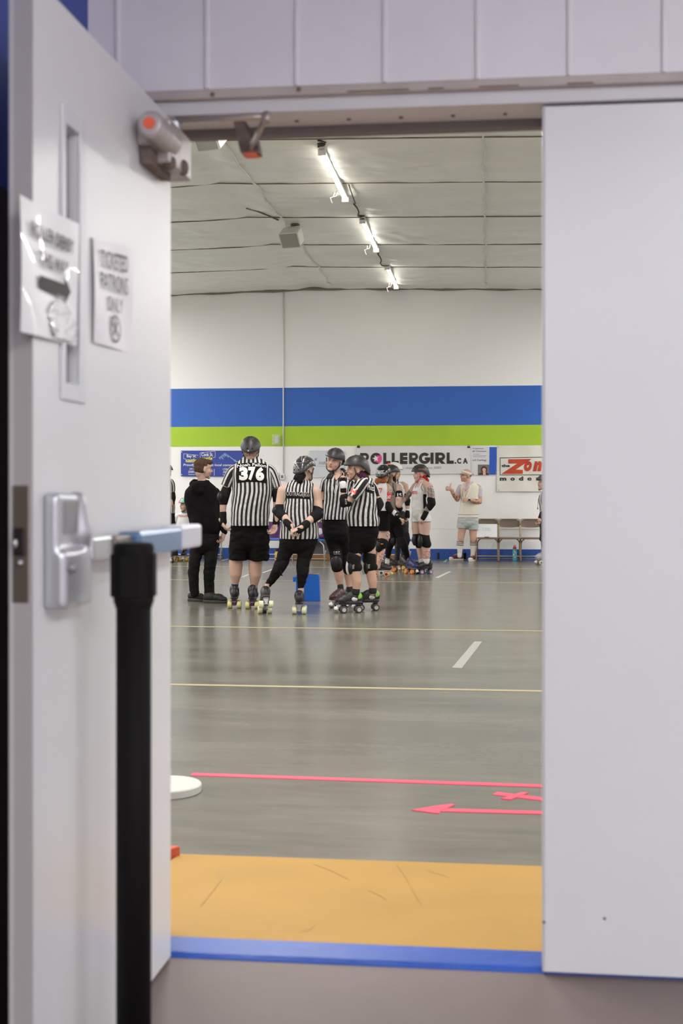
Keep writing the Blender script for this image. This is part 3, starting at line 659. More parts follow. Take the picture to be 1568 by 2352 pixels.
put('wire_cage', g, cw, cg_)
q = WQ(648, 1095, .03); g = Geo(); g.box(q, (.085, .05, .115)); ob = thing(put('outlet_box', g, cw, base=q, bevel=.006), 'small grey-white electrical box at the foot of the conduit', 'outlet')
g = Geo(); g.box(q+Vector((0, -.027, 0)), (.045, .004, .06)); put('cover', g, mat('cover_grey', (120, 118, 116), .4), ob)
q = WQ(635.5, 1093, .03); g = Geo(); g.box(q, (.09, .03, .14)); ob = thing(put('thermostat', g, cw, base=q, bevel=.006), 'white wall control box beside the small electrical box', 'thermostat')
g = Geo(); g.box(q+Vector((.012, -.016, .02)), (.03, .004, .014)); put('display', g, dark, ob)
# ================================================================ ceiling things
for k, (Zs, px0, px1, py) in enumerate(((14.75, 745, 800, 0), (18.56, 836, 873, 0), (22.4, 888, 917, 0))):
    ya = P(px0, 1000, Zs).y; x = (-1.885, -1.79, -1.74)[k]; ya = (14.36, 18.1, 21.93)[k]; L = (2.36, 2.2, 2.12)[k]
    zc = 5.19
    fx_ = empty('fluorescent_light', (x, ya+L/2, zc)); thing(fx_, ('nearest of the three fluorescent tube lights on the ceiling', 'middle one of the three fluorescent tube lights on the ceiling', 'farthest of the three fluorescent tube lights, close to the far wall')[k], 'ceiling light', 'fluorescent lights in a row')
    g = Geo(); g.box((x, ya+L/2, zc+.05), (.07, L+.04, .045)); put('housing', g, cw, fx_, bevel=.004)
    g = Geo(); g.tube([(x, ya+.02, zc), (x, ya+L-.02, zc)], .021, 12); put('tube', g, mat('tube_glow', (255, 250, 240), .5, emit=TUBE_E), fx_, smooth=True)
    for yy, yh in ((ya-.005, ya+.1), (ya+L+.005, ya+L-.1)):
        g = Geo(); g.box((x, yy, zc+.01), (.09, .03, .07)); put('end_bracket', g, cw, fx_)
        g = Geo(); g.tube([(x, yh, zc+.06), (x+.02, yh, zc+.14)], .006, 6); put('hanger', g, cw, fx_)
    g = Geo(); g.tube([(x-.04, ya-.05, zc+.06), (x+.06, ya-.1, zc+.10), (x-.02, ya-.2, zc+.09)], .012, 6); g.sphere((x, ya-.06, zc+.09), (.05, .05, .03)); put('wiring', g, mat('wire_dark', (60, 52, 48), .6), fx_, smooth=True)
    g = Geo(); s = random.random()
    pts = [Vector((x-.12+.02*math.sin(i*1.3), ya+L-.35-.04*i, zc+.02-.03*i+.02*math.sin(i*2))) for i in range(7)]
    g.tube(pts, .008, 6); g.tube([q+Vector((.04, .02, .02)) for q in pts[:5]], .007, 6); put('pull_cord', g, cw, fx_, smooth=True)
for k in (0, 1):
    y0 = (17.0, 20.7)[k]; g = Geo(); g.tube([(-1.80+.03*math.sin(i*1.1), y0+i*.21, ceil_z(-1.80, y0+i*.21)-.035-.02*math.sin(i*.8)) for i in range(8)], .011, 6)
    g.tube([(-1.78, y0-.8+i*.2, ceil_z(-1.78, y0-.8+i*.2)-.03) for i in range(5)], .008, 6)
    thing(put('power_cable', g, mat('cable_dark', (70, 62, 56), .6), base=(-1.63, y0, 5.2), smooth=True), 'dark cable along the ceiling between the %s' % ('nearest and middle tube lights', 'middle and farthest tube lights')[k], 'cable')
for k, (px, py, Z, s) in enumerate(((487, 308, 12.9, .14), (672, 541, 18.7, .155))):
    q = P(px, py, Z); q.z = min(q.z, ceil_z(q.x, q.y)-s*.8)
    M = Matrix.Rotation(math.radians(-14 if k else -18), 3, 'Z') @ Matrix.Rotation(math.radians(38), 3, 'X')
    g = Geo(); vs = []
    for y_, sc_ in ((-.16, 1.0), (.02, .96), (.16, .62)):
        vs.append([q+M @ Vector((x*s*sc_, y_, z*s*sc_*.8)) for x, z in ((-1, -.85), (-.85, -1), (.85, -1), (1, -.85), (1, .85), (.85, 1), (-.85, 1), (-1, .85))])
    g.loft(vs); sp = thing(put('loudspeaker', g, mat('speaker_white', (208, 206, 200), .5), base=q, bevel=.006), ('white box loudspeaker hanging from the ceiling near the top of the doorway', 'white box loudspeaker on the ceiling left of the middle tube light')[k], 'speaker')
    g = Geo(); g.box(q+M @ Vector((0, -.164, 0)), (s*1.7, .008, s*1.4), M); put('grille', g, mat('grille_grey', (150, 148, 142), .7), sp, bevel=.003)
    g = Geo(); g.tube([q+Vector((0, .05, .05)), Vector((q.x+.02, q.y+.1, ceil_z(q.x, q.y+.1)))], .02, 8); g.sphere((q.x+.02, q.y+.1, ceil_z(q.x, q.y+.1)-.01), (.07, .07, .03)); put('mount', g, mat('mount_brown', (96, 84, 72), .6), sp, smooth=True)
    g = Geo(); g.tube([(q.x-.2-.1*i, q.y-.1-.3*i, ceil_z(q.x-.2-.1*i, q.y-.1-.3*i)-.006) for i in range(4)], .01, 6); put('wire', g, mat('wire_brown', (110, 98, 84), .6), sp)
# ================================================================ seats along the far wall
def sweep(g, pts, r, n=5, seg=8):
    """rounded polyline tube"""
    pts = [Vector(p) for p in pts]; out = [pts[0]]
    for a, b, c_ in zip(pts, pts[1:], pts[2:]):
        l = min((b-a).length, (c_-b).length)*.35; p0 = b+(a-b).normalized()*l; p1 = b+(c_-b).normalized()*l
        for i in range(n+1): t = i/n; out.append(p0*(1-t)**2+b*2*t*(1-t)+p1*t*t)
    out.append(pts[-1]); g.tube(out, r, seg)
def folding_chair(loc, rz, col, seatcol, label, group):
    cm = mat('chair_%d_%d' % (col[0], col[1]), col, .4, .3); sm_ = mat('seat_%d_%d' % (seatcol[0], seatcol[1]), seatcol, .5)
    r = empty('folding_chair', loc); r.rotation_euler.z = rz; thing(r, label, 'chair', group); r['group'] = group
    O = Vector((0, 0, 0))
    def pt(n, g, m_, **k): return link(n, g.mesh(n, O, True), m_, r, **k)
    w_ = .215
    for sx in (-1, 1):
        g = Geo(); sweep(g, [(sx*w_, .02, .76), (sx*w_, -.05, .60), (sx*w_, -.33, .012)], .012); pt('front_leg', g, cm)
        g = Geo(); sweep(g, [(sx*(w_-.075), -.30, .425), (sx*(w_-.025), -.18, .37), (sx*(w_-.02), .05, .012)], .011); pt('rear_leg', g, cm)
    g = Geo()
    def bk(u, v):
        x = (u*2-1)*(w_+.005); top = .79-.045*abs(u*2-1)**4; bot = .635+.02*abs(u*2-1)**2
        return Vector((x, .03-.05*(1-(u*2-1)**2)*-.6+ (1-v)*-.03, bot+(top-bot)*v))
    g.grid(bk, 20, 8); k = len(g.v); g.f += [tuple(reversed(tuple(i+k for i in t))) for t in g.f]; g.v += [q+Vector((0, .014, 0)) for q in g.v]; g.u += [0]*k
    pt('backrest', g, sm_, bevel=.003)
    g = Geo(); sweep(g, [(-w_, -.02, .68), (-w_, .02, .775), (-w_+.05, .03, .795), (w_-.05, .03, .795), (w_, .02, .775), (w_, -.02, .68)], .009); pt('top_rail', g, cm)
    g = Geo()
    g.loft([[Vector((x*(w_-.02)*a, y*.2*a-.185, z)) for x, y in [(math.copysign(abs(math.cos(t))**.45, math.cos(t)), math.copysign(abs(math.sin(t))**.45, math.sin(t))) for t in [2*math.pi*j/28 for j in range(28)]]] for z, a in ((.425, .97), (.432, 1), (.445, 1), (.452, .96))]); pt('seat', g, sm_)
    g = Geo(); g.tube([(-w_, -.29, .10), (w_, -.29, .10)], .008, 8); g.tube([(-w_+.02, .02, .09), (w_-.02, .02, .09)], .008, 8)
    g.tube([(-w_+.02, .04, .035), (w_-.02, .04, .035)], .008, 8); pt('stretcher', g, cm)
    return r
brown = (112, 94, 80); tan = (160, 138, 112)
def floorX(px, Y): return PY(px, 1200, Y).x
for k, px in enumerate((1119.5, 1169, 1219.5)):
    folding_chair((floorX(px, W-.30), W-.32, 0), 0, tan, brown, ('brown folding chair by the far wall with the whiteboard on its seat', 'brown folding chair by the far wall with the turquoise bottle in front, middle of three', 'brown folding chair nearest the right edge of the doorway, behind the referee')[k], 'folding chairs along the far wall')
folding_chair((floorX(489, W-.3), W-.32, 0), 0, (190, 176, 156), brown, 'folding chair by the far wall mostly hidden behind the short-haired person', 'folding chairs on the left by the far wall')
ch13 = (floorX(426, W-.3), W-.34, 0)
folding_chair(ch13, 0, (190, 176, 156), brown, 'folding chair under the seated skater in the white t-shirt', 'folding chairs on the left by the far wall')
# whiteboard
a = PY(1094, 1236.5, W-.62); b_ = PY(1141.5, 1236.5, W-.62); h_ = 29/117.5
g = Geo(); V0 = Vector((a.x, W-.60, .456)); 
def wbf(u, v, o=0): return Vector((a.x+(b_.x-a.x)*u, W-.60+.10*v-o, .457+h_*v))
g.grid(lambda u, v: wbf(u, v), 2, 2); k = len(g.v); g.f += [tuple(reversed(tuple(i+k for i in t))) for t in g.f]; g.v += [q+Vector((0, .012, 0)) for q in g.v]; g.u += [0]*k
wb_ = thing(put('whiteboard', g, mat('whiteboard', (222, 223, 226), .35), base=V0), 'small whiteboard with grey pen marks propped on the folding chair seat', 'whiteboard')
g = Geo(); random.seed(12)
for k in range(52):
    u, v = random.uniform(.08, .92), random.uniform(.12, .9); du, dv_ = random.uniform(-.05, .05), random.uniform(-.06, .06); n = .006
    g.add([wbf(u, v, .002), wbf(u+n, v+n, .002), wbf(u+du+n, v+dv_+n, .002), wbf(u+du, v+dv_, .002)], [(0,1,2,3)])
text_on(g, 'CEEL', lambda u, v: wbf(u, v, .0022), .28, .7, .5, .72)
put('pen_marks', g, mat('pen_grey', (188, 190, 196), .6), wb_)
g = Geo(); g.box(wbf(.5, 0, .01)+Vector((0, 0, .004)), (.09, .02, .012)); put('clip', g, mat('clip_dark', (70, 60, 56), .5), wb_)
# bottles
def bottle(px, pyb, Z, r, h, body, lid, lab, spots):
    q = P(px, pyb, Z); q.z = 0; o = empty('water_bottle', q); thing(o, lab, 'bottle')
    g = Geo(); g.lathe(q, [(r*.9, 0), (r, .01), (r, h*.62), (r*.8, h*.72), (r*.75, h*.76)], UP, 24); bt = put('bottle_body', g, body, o, smooth=True)
    g = Geo(); g.lathe(q+UP*h*.75, [(r*.85, 0), (r*.85, h*.08), (r*.6, h*.12), (r*.3, h*.16)], UP, 20); g.tube([q+UP*h*.84+RT*-r*.5, q+UP*h*.98+RT*-r*.3, q+UP*h*.98+RT*r*.4, q+UP*h*.84+RT*r*.5], r*.18, 8); put('lid', g, lid, o, smooth=True)
    g = Geo()
    for (a, z, s_) in spots: g.sphere(q+Vector((math.sin(a)*r, -math.cos(a)*r, h*z)), (s_, .004, s_*1.2), Matrix.Rotation(a, 3, 'Z'), 10, 6)
    put('sticker', g, mat('sticker_%d' % px, spots and (230, 226, 220) if px > 1000 else (60, 50, 60), .5), bt)
bottle(1181.5, 1286, 24.2, .042, .30, mat('bottle_cyan', (88, 190, 210), .3), mat('lid_pink', (228, 92, 116), .4), 'turquoise water bottle with a pink lid standing in front of the middle brown chair', ((.1, .25, .014), (-.5, .4, .013), (.6, .5, .012), (0, .58, .01)))
bottle(636, 1282, 24.3, .045, .235, mat('bottle_yellow', (224, 176, 70), .35), mat('lid_dark', (40, 34, 32), .4), 'yellow water bottle with a dark lid standing under the bench behind the referees', ((.4, .5, .016), (-.3, .2, .012)))
# team benches
def bench(pxa, pxb, Zw, lab, back=True):
    xa, xb = floorX(pxa, Zw), floorX(pxb, Zw); y = Zw; o = empty('team_bench', ((xa+xb)/2, y, 0)); thing(o, lab, 'bench', 'folding team benches')
    wm = mat('tube_white', (196, 194, 192), .35, .3)
    g = Geo(); g.b2((xa, y-.17, .385), (xb, y+.15, .42)); put('bench_seat', g, mat('bench_blue', (52, 108, 196), .5), o, bevel=.01)
    n = max(2, round((xb-xa)/.62)+1)
    for i in range(n):
        x = xa+.05+(xb-xa-.1)*i/(n-1)
        g = Geo(); sweep(g, [(x-.10, y-.15, .38), (x-.02, y-.17, .31), (x, y-.2, .0)], .011); sweep(g, [(x+.02, y-.19, .2), (x-.04, y+.12, .0)], .010); put('bench_leg', g, wm, o, smooth=True)
    g = Geo(); g.tube([(xa+.05, y-.185, .13), (xb-.05, y-.185, .13)], .008, 8); g.tube([(xa+.05, y+.10, .03), (xb-.05, y+.10, .03)], .008, 8); put('bench_rail', g, wm, o, smooth=True)
    if back:
        g = Geo()
        for x in (xa+.02, xb-.02): g.tube([(x, y+.13, .40), (x, y+.19, .76)], .011, 8)
        put('back_post', g, wm, o, smooth=True)
    return xa, xb, y
xa, xb, yb = bench(597, 754, W-.75, 'blue bench with white legs and a purple cover behind the sleeveless referee')
g = Geo(); g.grid(lambda u, v: Vector((xa+.03+(xb-xa-.06)*u, yb+.125+.02*math.sin(u*31)+.05*v, .425+(.33-.02*math.sin(u*9))*v)), 60, 8); k = len(g.v)
g.f += [tuple(reversed(tuple(i+k for i in t))) for t in g.f]; g.v += [q+Vector((0, -.02, 0)) for q in g.v]; g.u += [0]*k
pc = thing(put('purple_cover', g, mat('purple_cloth', (78, 36, 96), .75, bump=.4, bs=8), base=(xa, yb, .42), smooth=True), 'dark purple cloth draped over the back of the blue bench', 'cloth')
bench(857, 948, W-.75, 'blue bench with white legs behind the group of skaters in white tops', False)
g = Geo(); q = PY(738, 1236, W-.85); q.z = .42
g.sphere(q+Vector((0, 0, .13)), (.09, .07, .13)); g.sphere(q+Vector((-.03, 0, .25)), (.06, .05, .07)); g.sphere(q+Vector((.02, -.01, .06)), (.12, .09, .06))
bg = thing(link('bag', union(g, .012, 4, q), mat('bag_purple', (88, 44, 104), .7), None, q), 'purple and white bag on the blue bench beside the sleeveless referee', 'bag')
g = Geo(); g.sphere(q+Vector((-.02, -.07, .14)), (.05, .02, .07)); put('white_patch', g, mat('cloth_white', (212, 206, 214), .7), bg, smooth=True)
g = Geo(); g.tube([q+Vector((-.05, -.02, .30)), q+Vector((.0, -.03, .36)), q+Vector((.06, -.02, .29)), q+Vector((.08, -.03, .16))], [.014, .02, .02, .012], 10); put('strap', g, mat('bag_strap_tan', (120, 96, 66), .7), bg, smooth=True)
g = Geo(); q = PY(737, 1268, W-.42); g.b2((q.x-.16, q.y-.12, .0), (q.x+.16, q.y+.12, .34)); g.sphere((q.x, q.y, .33), (.15, .11, .06))
thing(link('bag', union(g, .015, 4, Vector((q.x, q.y, 0))), mat('bag_grey', (88, 88, 86), .7), None, (q.x, q.y, 0)), 'grey duffel bag under the bench right of the sleeveless referee', 'bag')
for k, (pa, pb_, lab) in enumerate(((664, 762, 'long brown box on the floor under the purple-covered bench'), (891, 917, 'brown box on the floor under the bench behind the group of skaters'))):
    g = Geo(); x0, x1 = floorX(pa, W-.5), floorX(pb_, W-.5)
    yk = (W-.58, W-.46)[k]
    g.b2((x0, yk, 0), (x1, yk+.11 if k == 0 else yk+.2, .115)); thing(put('box', g, mat('box_brown', (140, 98, 52), .6, var=.1, vs=12), base=((x0+x1)/2, W-.5, 0), bevel=.004), lab, 'box')
# blue folder bag on the floor behind the sleeveless referee
ZB_ = 15.35; g = Geo()
def bb_(px, py, d): q = P(px, py, ZB_+d); return q
vs = [bb_(679, 1375, 0), bb_(734, 1373.5, 0), bb_(732, 1321, 0), bb_(679.5, 1321, 0)]
z0 = vs[0].z
for q in vs[:2]: q.z = 0
back = [q+FW*.16+(RT*.01) for q in vs]
back[2] -= FW*.03; back[3] -= FW*.03
g.loft([[vs[0], vs[1], back[1], back[0]], [vs[3], vs[2], back[2], back[3]]])
bbg = thing(put('tote_box', g, mat('tote_blue', (16, 96, 196), .45), base=(vs[0]+back[1])/2, bevel=.006), 'bright blue open box standing on the floor behind the sleeveless referee', 'box')
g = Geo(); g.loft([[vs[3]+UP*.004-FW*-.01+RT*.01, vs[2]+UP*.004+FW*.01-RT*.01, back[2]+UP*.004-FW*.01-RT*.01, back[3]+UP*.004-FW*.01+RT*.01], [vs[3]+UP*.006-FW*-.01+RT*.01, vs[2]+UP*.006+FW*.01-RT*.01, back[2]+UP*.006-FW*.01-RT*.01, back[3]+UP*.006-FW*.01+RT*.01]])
put('inside_shade', g, mat('tote_shade', (14, 52, 110), .6), bbg)  # darker sheet on the solid top, painted as the shaded inside
g = Geo(); q = vs[3]; g.box(q+Vector((-.02, 0, -.05)), (.03, .05, .06)); g.b2((0, 0, 0), (.001, .001, .001)) if False else None; put('handle', g, mat('tote_blue', (16, 96, 196), .45), bbg, bevel=.005)
g = Geo(); q = P(724, 1319, ZB_+.07); g.grid(lambda u, v: q+RT*(-.045+.09*u)+UP*(.0+.028*v*(.4+.6*u))+FW*(.01*v), 3, 3); k = len(g.v); g.f += [tuple(reversed(tuple(i+k for i in t))) for t in g.f]; g.v += [t+FW*.003 for t in g.v]; g.u += [0]*k
g.v = [t-UP*.012 for t in g.v]
thing(put('clipboard', g, mat('card_grey', (150, 142, 140), .5), base=q), 'grey card sticking out of the blue box', 'card')
# ================================================================ people
skinA = (222, 176, 154); blackc = (26, 24, 24)
pad_m = mat('pad_black', (15, 13, 14), .8, bump=.3, bs=25, spec=.25)
shell_m = mat('pad_shell', (22, 20, 21), .42, bump=.1, bs=30, spec=.35)
cloth_b = mat('cloth_black', (14, 12, 12), .9, bump=.5, bs=9, spec=.15)
ref_m = stripes('referee_stripes'); ref_m2 = stripes('referee_stripes_fine', period=.047)
def catmull(xs, n):
    """rows of tuples -> n smooth rows"""
    out = []; m = len(xs)-1
    for i in range(n):
        t = i/(n-1)*m; k = min(int(t), m-1); t -= k
        p0, p1, p2, p3 = xs[max(k-1, 0)], xs[k], xs[k+1], xs[min(k+2, m)]
        out.append(tuple(.5*((2*b)+(-a+c)*t+(2*a-5*b+4*c-d)*t*t+(-a+3*b-3*c+d)*t**3) for a, b, c, d in zip(p0, p1, p2, p3)))
    return out
class Person:
    def __init__(s, Z, foot, label, skin=skinA, group=None, voxel=.008):
        s.Z = Z; s.s = F/Z; s.base = P(foot[0], foot[1], Z); s.base.z = 0; s.skin = mat('skin_%d_%d_%d' % skin, tuple(int(c*(.83, .855, .86)[i]) for i, c in enumerate(skin)), .55, var=.04, vs=12, spec=.35); s.sk = skin
        s.geo = Geo(); s.extra = []; s.label = label; s.group = group; s.voxel = voxel; s.kids = []; s.root = None
        s.root = bpy.data.objects.new('person', bpy.data.meshes.new('person')); sc.collection.objects.link(s.root); s.root.location = s.base
        thing(s.root, label, 'person', group)
    def J(s, px, py, dz=0.0): return P(px, py, s.Z+dz)
    def C(s, *pts): return [(s.J(a, b, d), r/s.s) for a, b, d, r in pts]
    def limb(s, *pts): s.geo.cap_chain(s.C(*pts)); return s
    def part(s, name, g, m_, parent=None, un=None, sm=4, smooth=True, bevel=0, useu=False, label=None):
        par = parent or s.root
        me = union(g, un, sm, s.base) if un else g.mesh(name, s.base, smooth, useu)
        return link(name, me, m_, par, bevel=bevel, label=label)
    def pants(s, name, rows, legs, m_, hd=.15, un=.009, sm=6, wr=.006, label=None, tubes=()):
        """hips as rings that narrow into the legs; rows: py, xc, halfwidth"""
        py, xc, hw = rows[-1]; rr = [(a, b, c, hd) for a, b, c in rows]+[(py+.05*s.s, xc, hw*.93, hd*.88), (py+.10*s.s, xc, hw*.72, hd*.62), (py+.13*s.s, xc, hw*.4, hd*.3)]
        g = Geo(); g.loft([[s.J(b, a, 0)+RT*(math.cos(t)*c/s.s)+FW*(math.sin(t)*d) for t in [2*math.pi*j/28 for j in range(28)]] for a, b, c, d in catmull(rr, 16)])
        for l in legs: g.cap_chain(s.C(*l))
        for l in tubes: g.loft([[s.J(b, a, e)+RT*(math.cos(t)*c/s.s)+FW*(math.sin(t)*d) for t in [2*math.pi*j/28 for j in range(28)]] for a, b, c, d, e in l])
        me = union(g, un, sm, s.base)
        nn = [v.normal.copy() for v in me.vertices]
        for v, nv_ in zip(me.vertices, nn):
            c = v.co; v.co += nv_*wr*(noise.noise(Vector((c.x*14+s.Z, c.y*14, c.z*22)))+.6*noise.noise(Vector((c.x*8, c.y*30, c.z*45))))
        return link(name, me, m_, s.root, label=label)
    def wrap(s, name, pts, m_=pad_m, un=.008, sm=3, parent=None, label=None, n=None):
        g = Geo(); g.cap_chain(s.C(*pts)); return s.part(name, g, m_, parent, un, sm, label=label)
    def sleeve(s, name, pts, m_, seg=32, n=14, flat=1.0, parent=None, off=0.0):
        rows = catmull([tuple(p) for p in pts], n); ps = [s.J(a, b, d) for a, b, d, r in rows]; rs = [max(r, .5)/s.s for a, b, d, r in rows]
        rs = [r*(1+.02*noise.noise(q*9)) for r, q in zip(rs, ps)]
        g = Geo(); g.tube(ps, rs, seg, True, flat, None, True); g.u = [u+off for u in g.u]
        return s.part(name, g, m_, parent, useu=True)
    def torso_geo(s, secs, n=60, seg=72, shrink=1.0, ex=2.3, wr=.006, R=None, taper=.35, uo=0.0, lean=0.0):
        """secs rows: py, xc px, halfwidth px, half depth m, dz m"""
        rows = catmull(secs, n); rings = []; us = []
        Rm = R or max(r[2] for r in rows)/s.s
        for py, xc, hw, hd, dz in rows:
            c = s.J(xc, py, dz); ring = []; ur = []; hw_ = max(hw, 1)/s.s*shrink; hd_ = max(hd, .01)*shrink
            for j in range(seg):
                t = 2*math.pi*j/seg; ct, st = math.cos(t), math.sin(t)
                x = math.copysign(abs(ct)**(2/ex), ct)*hw_; y = math.copysign(abs(st)**(2/ex), st)*hd_
                q = c+RT*x+FW*y
                d = wr*(noise.noise(Vector((x*9, q.z*7, y*9+s.Z)))*1.3+.7*noise.noise(Vector((x*22, q.z*16, s.Z))))
                q = q+(RT*ct+FW*st)*d
                ring.append(q); wl = max(hw_, .02); k = (wl/Rm)**taper
                ur.append(Rm*math.asin(max(-1, min(1, x/(Rm*k)*.985)))+.016*noise.noise(Vector((x*3.5, q.z*3, s.Z)))+uo+lean*(q.z-1.2)+10)
            rings.append(ring); us.append(ur)
        g = Geo(); g.loft(rings, us); return g
    def shirt(s, name, secs, m_, **k):
        g = s.torso_geo(secs, **k); o = s.part(name, g, m_, useu=True); s.shirt_obj = o
        s.bvh = BVHTree.FromPolygons([tuple(q) for q in g.v], g.f); 
        s.geo.add(*(lambda h: (h.v, h.f))(s.torso_geo(secs, n=24, seg=24, shrink=.86, wr=0)))
        return o
    def on(s, px, py, off=.003, back=False):
        """point on the garment's surface seen at px, py"""
        o = Vector((0, 0, CH)); d = P(px, py, 1)-o; d.normalize(); h = s.bvh.ray_cast(o, d)
        if h[0] is None:
            h0 = s.bvh.find_nearest(s.J(px, py, -.1)); return h0[0]-d*off
        return h[0]-d*off
    def patch(s, name, fn, m_, nx=14, ny=10, off=.0025, parent=None):
        g = Geo(); g.grid(lambda u, v: s.on(*fn(u, v), off), nx, ny); return s.part(name, g, m_, parent or s.shirt_obj)
    def label_text(s, name, items, m_, off=.005, parent=None, warp=None):
        g = Geo()
        for (t, x0, x1, y0, y1, bold, shear) in items:
            text_on(g, t, lambda u, v: s.on(*((u, v) if not warp else warp(u, v)), off), x0, x1, y1, y0, bold, shear)
        return s.part(name, g, m_, parent or s.shirt_obj, smooth=False)
    # ---- head
    def frame(s, yaw, pitch, roll):
        a = math.radians(yaw); f = -FW*math.cos(a)-RT*math.sin(a); u = UP.copy()
        r = f.cross(u).normalized()
        M = Matrix((r, f, u)).transposed()
        return M @ Matrix.Rotation(math.radians(pitch), 3, 'X') @ Matrix.Rotation(math.radians(roll), 3, 'Y')
    def head(s, px, py, yaw, pitch=0, roll=0, dz=0.0, k=1.0, mouth_open=0, brow=(84, 62, 50), lip=(190, 116, 106), neck=None, face=True, wide=1.0):
        c = s.J(px, py, dz); M = s.frame(yaw, pitch, roll); s.hc, s.hM, s.hk = c, M, k
        g = Geo()
        def E(x, y, z, a, b, d): g.sphere(c+M @ (Vector((x, y, z))*k), (a*k*wide, b*k, d*k), M, 20, 14)
        E(0, -.012, .03, .078, .098, .086); E(0, .028, -.03, .066, .062, .075); E(0, .03, -.065, .056, .052, .043); E(0, .066, -.098, .024, .022, .018)
        E(0, .074, .028, .05, .02, .014); E(0, -.04, -.04, .055, .055, .07)
        for sx in (-1, 1):
            E(sx*.041, .058, -.030, .026, .023, .028); E(sx*.079, -.004, -.012, .009, .019, .030)
        for i in range(6):
            t = i/5; E(0, .088+.022*t, .014-.042*t, .0075+.004*t, .009, .008)
        for sx in (-1, 1): E(sx*.010, .095, -.030, .007, .009, .006)
        E(0, .086, -.048, .022, .010, .010); E(0, .083, -.067 if not mouth_open else -.074, .019, .010, .007)
        if neck:
            a = s.J(*neck[:3]); g.cap_chain([(c+M @ (Vector((0, -.025, -.06))*k), .052*k), (a, neck[3]/s.s)])
        s.extra.append(union(g, .0052*max(1, s.Z/17), 2, s.base))
        if face:
            def F_(nm, m_, lst, par=None, sg=10):
                q = Geo()
                for (x, y, z, a, b, d) in lst: q.sphere(c+M @ (Vector((x, y, z))*k), (a*k, b*k, d*k), M, sg, 8)
                return s.part(nm, q, m_, par)
            for sx in (-1, 1):
                e = F_('eye', mat('eye_white', (190, 176, 168), .3), [(sx*.031, .0845, .004, .013, .006, .0052)])
                F_('iris', mat('iris', (46, 34, 30), .3), [(sx*.031, .0895, .0045, .0052, .003, .0050)], e)
                F_('eyelid', mat('lid_%d' % s.sk[0], (int(s.sk[0]*.62), int(s.sk[1]*.52), int(s.sk[2]*.5)), .6), [(sx*.031, .0862, .0096, .0145, .006, .0032)], e)
                F_('eyebrow', mat('brow_%d_%d' % brow[:2], brow, .8), [(sx*.026, .092, .0225, .011, .004, .003), (sx*.038, .088, .0235, .012, .004, .0028)])
            F_('lips', mat('lips_%d_%d' % lip[:2], lip, .45), [(0, .0945, -.0525, .021, .005, .0036), (0, .0925, -.0605 if not mouth_open else -.072, .018, .006, .0045)])
            if mouth_open: F_('mouth', mat('mouth_dark', (70, 28, 28), .5), [(0, .091, -.062, .014, .006, .008)])
        return s
    def hp(s, x, y, z): return s.hc+s.hM @ (Vector((x, y, z))*s.hk)
    def helmet(s, m_, strap=(22, 20, 21), k=1.0, tilt=0, holes=True, name='helmet', drop=0.0, straps=True, rim=True):
        M = s.hM @ Matrix.Rotation(math.radians(tilt), 3, 'X'); c = s.hc+s.hM @ (Vector((0, -.008, .035-drop))*s.hk); K = s.hk*k
        rx, ry, rz = .105*K, .130*K, .116*K; nseg, nr = 48, 16; g = Geo()
        def zl(t):  # rim height by azimuth, 0 = side (+x), pi/2 = front
            fr_ = math.sin(t); b = max(0, -fr_); sd = abs(math.cos(t))**6
            return (.002+.004*max(0, fr_)-.066*b**1.1+.012*sd*(1 if fr_ > -.4 else 0))*K
        def pt(t, v, sc_=1.0, dn=0.0):
            z0 = zl(t)-dn; ph = v*math.pi/2
            zz = rz*math.cos(ph); rr = math.sin(ph)
            z = z0+(rz-z0)*(zz/rz); fl = 1+.05*max(0, math.sin(t))*max(0, v-.75)*4
            return Vector((rx*rr*math.cos(t)*sc_, ry*rr*math.sin(t)*fl*sc_, z*sc_ if sc_ != 1 else z))
        rings = []
        for i in range(1, nr+1): rings.append([c+M @ pt(2*math.pi*j/nseg, i/nr) for j in range(nseg)])
        rings.append([c+M @ (pt(2*math.pi*j/nseg, 1.0)*.97+Vector((0, 0, -.004))) for j in range(nseg)])
        for i in range(nr-1, 0, -3): rings.append([c+M @ (pt(2*math.pi*j/nseg, i/nr, .90)) for j in range(nseg)])
        g.loft(rings); h = s.part(name, g, m_)
        s.hel = (c, M, K, pt)
        if holes:
            q = Geo()
            for (t, v) in ((70, .52), (110, .52), (250, .52), (290, .52), (60, .18), (120, .18), (240, .2), (300, .2), (255, .86), (285, .86)):
                a = c+M @ pt(math.radians(t), v, 1.002); n_ = (a-c).normalized(); A = n_.orthogonal().normalized(); B = n_.cross(A)
                q.sphere(a, (.009*K, .009*K, .003), Matrix((A, B, n_)).transposed(), 10, 6)
            s.part('vent', q, mat('vent_black', (6, 6, 6), .9), h)
        if rim:
            q = Geo(); pr = [c+M @ (pt(2*math.pi*j/nseg, 1.0, .985)-Vector((0, 0, .001))) for j in range(nseg+1)]
            q.tube(pr, .0042, 6); s.part('helmet_rim', q, mat('rim_black', (16, 15, 16), .6), h)
        if straps:
            q = Geo()
            for sx in (-1, 1):
                ch = s.hp(sx*.018, .058, -.122); A = s.hp(sx*.088, .045, .02); B = s.hp(sx*.088, -.045, .0); J_ = s.hp(sx*.080, .018, -.045)
                q.tube([A, J_, s.hp(sx*.056, .045, -.098), ch], .0058, 8); q.tube([B, J_], .005, 8); q.sphere(J_, .008)
            q.tube([s.hp(-.018, .058, -.122), s.hp(0, .062, -.124), s.hp(.018, .058, -.122)], .008, 8)
            s.part('chin_strap', q, mat('strap_%d_%d' % strap[:2], strap, .6), h)
            q = Geo()
            for sx in (-1, 1):
                for (y, z) in ((.062, .022), (-.058, .006)): q.sphere(s.hp(sx*.100, y, z), (.005, .005, .005))
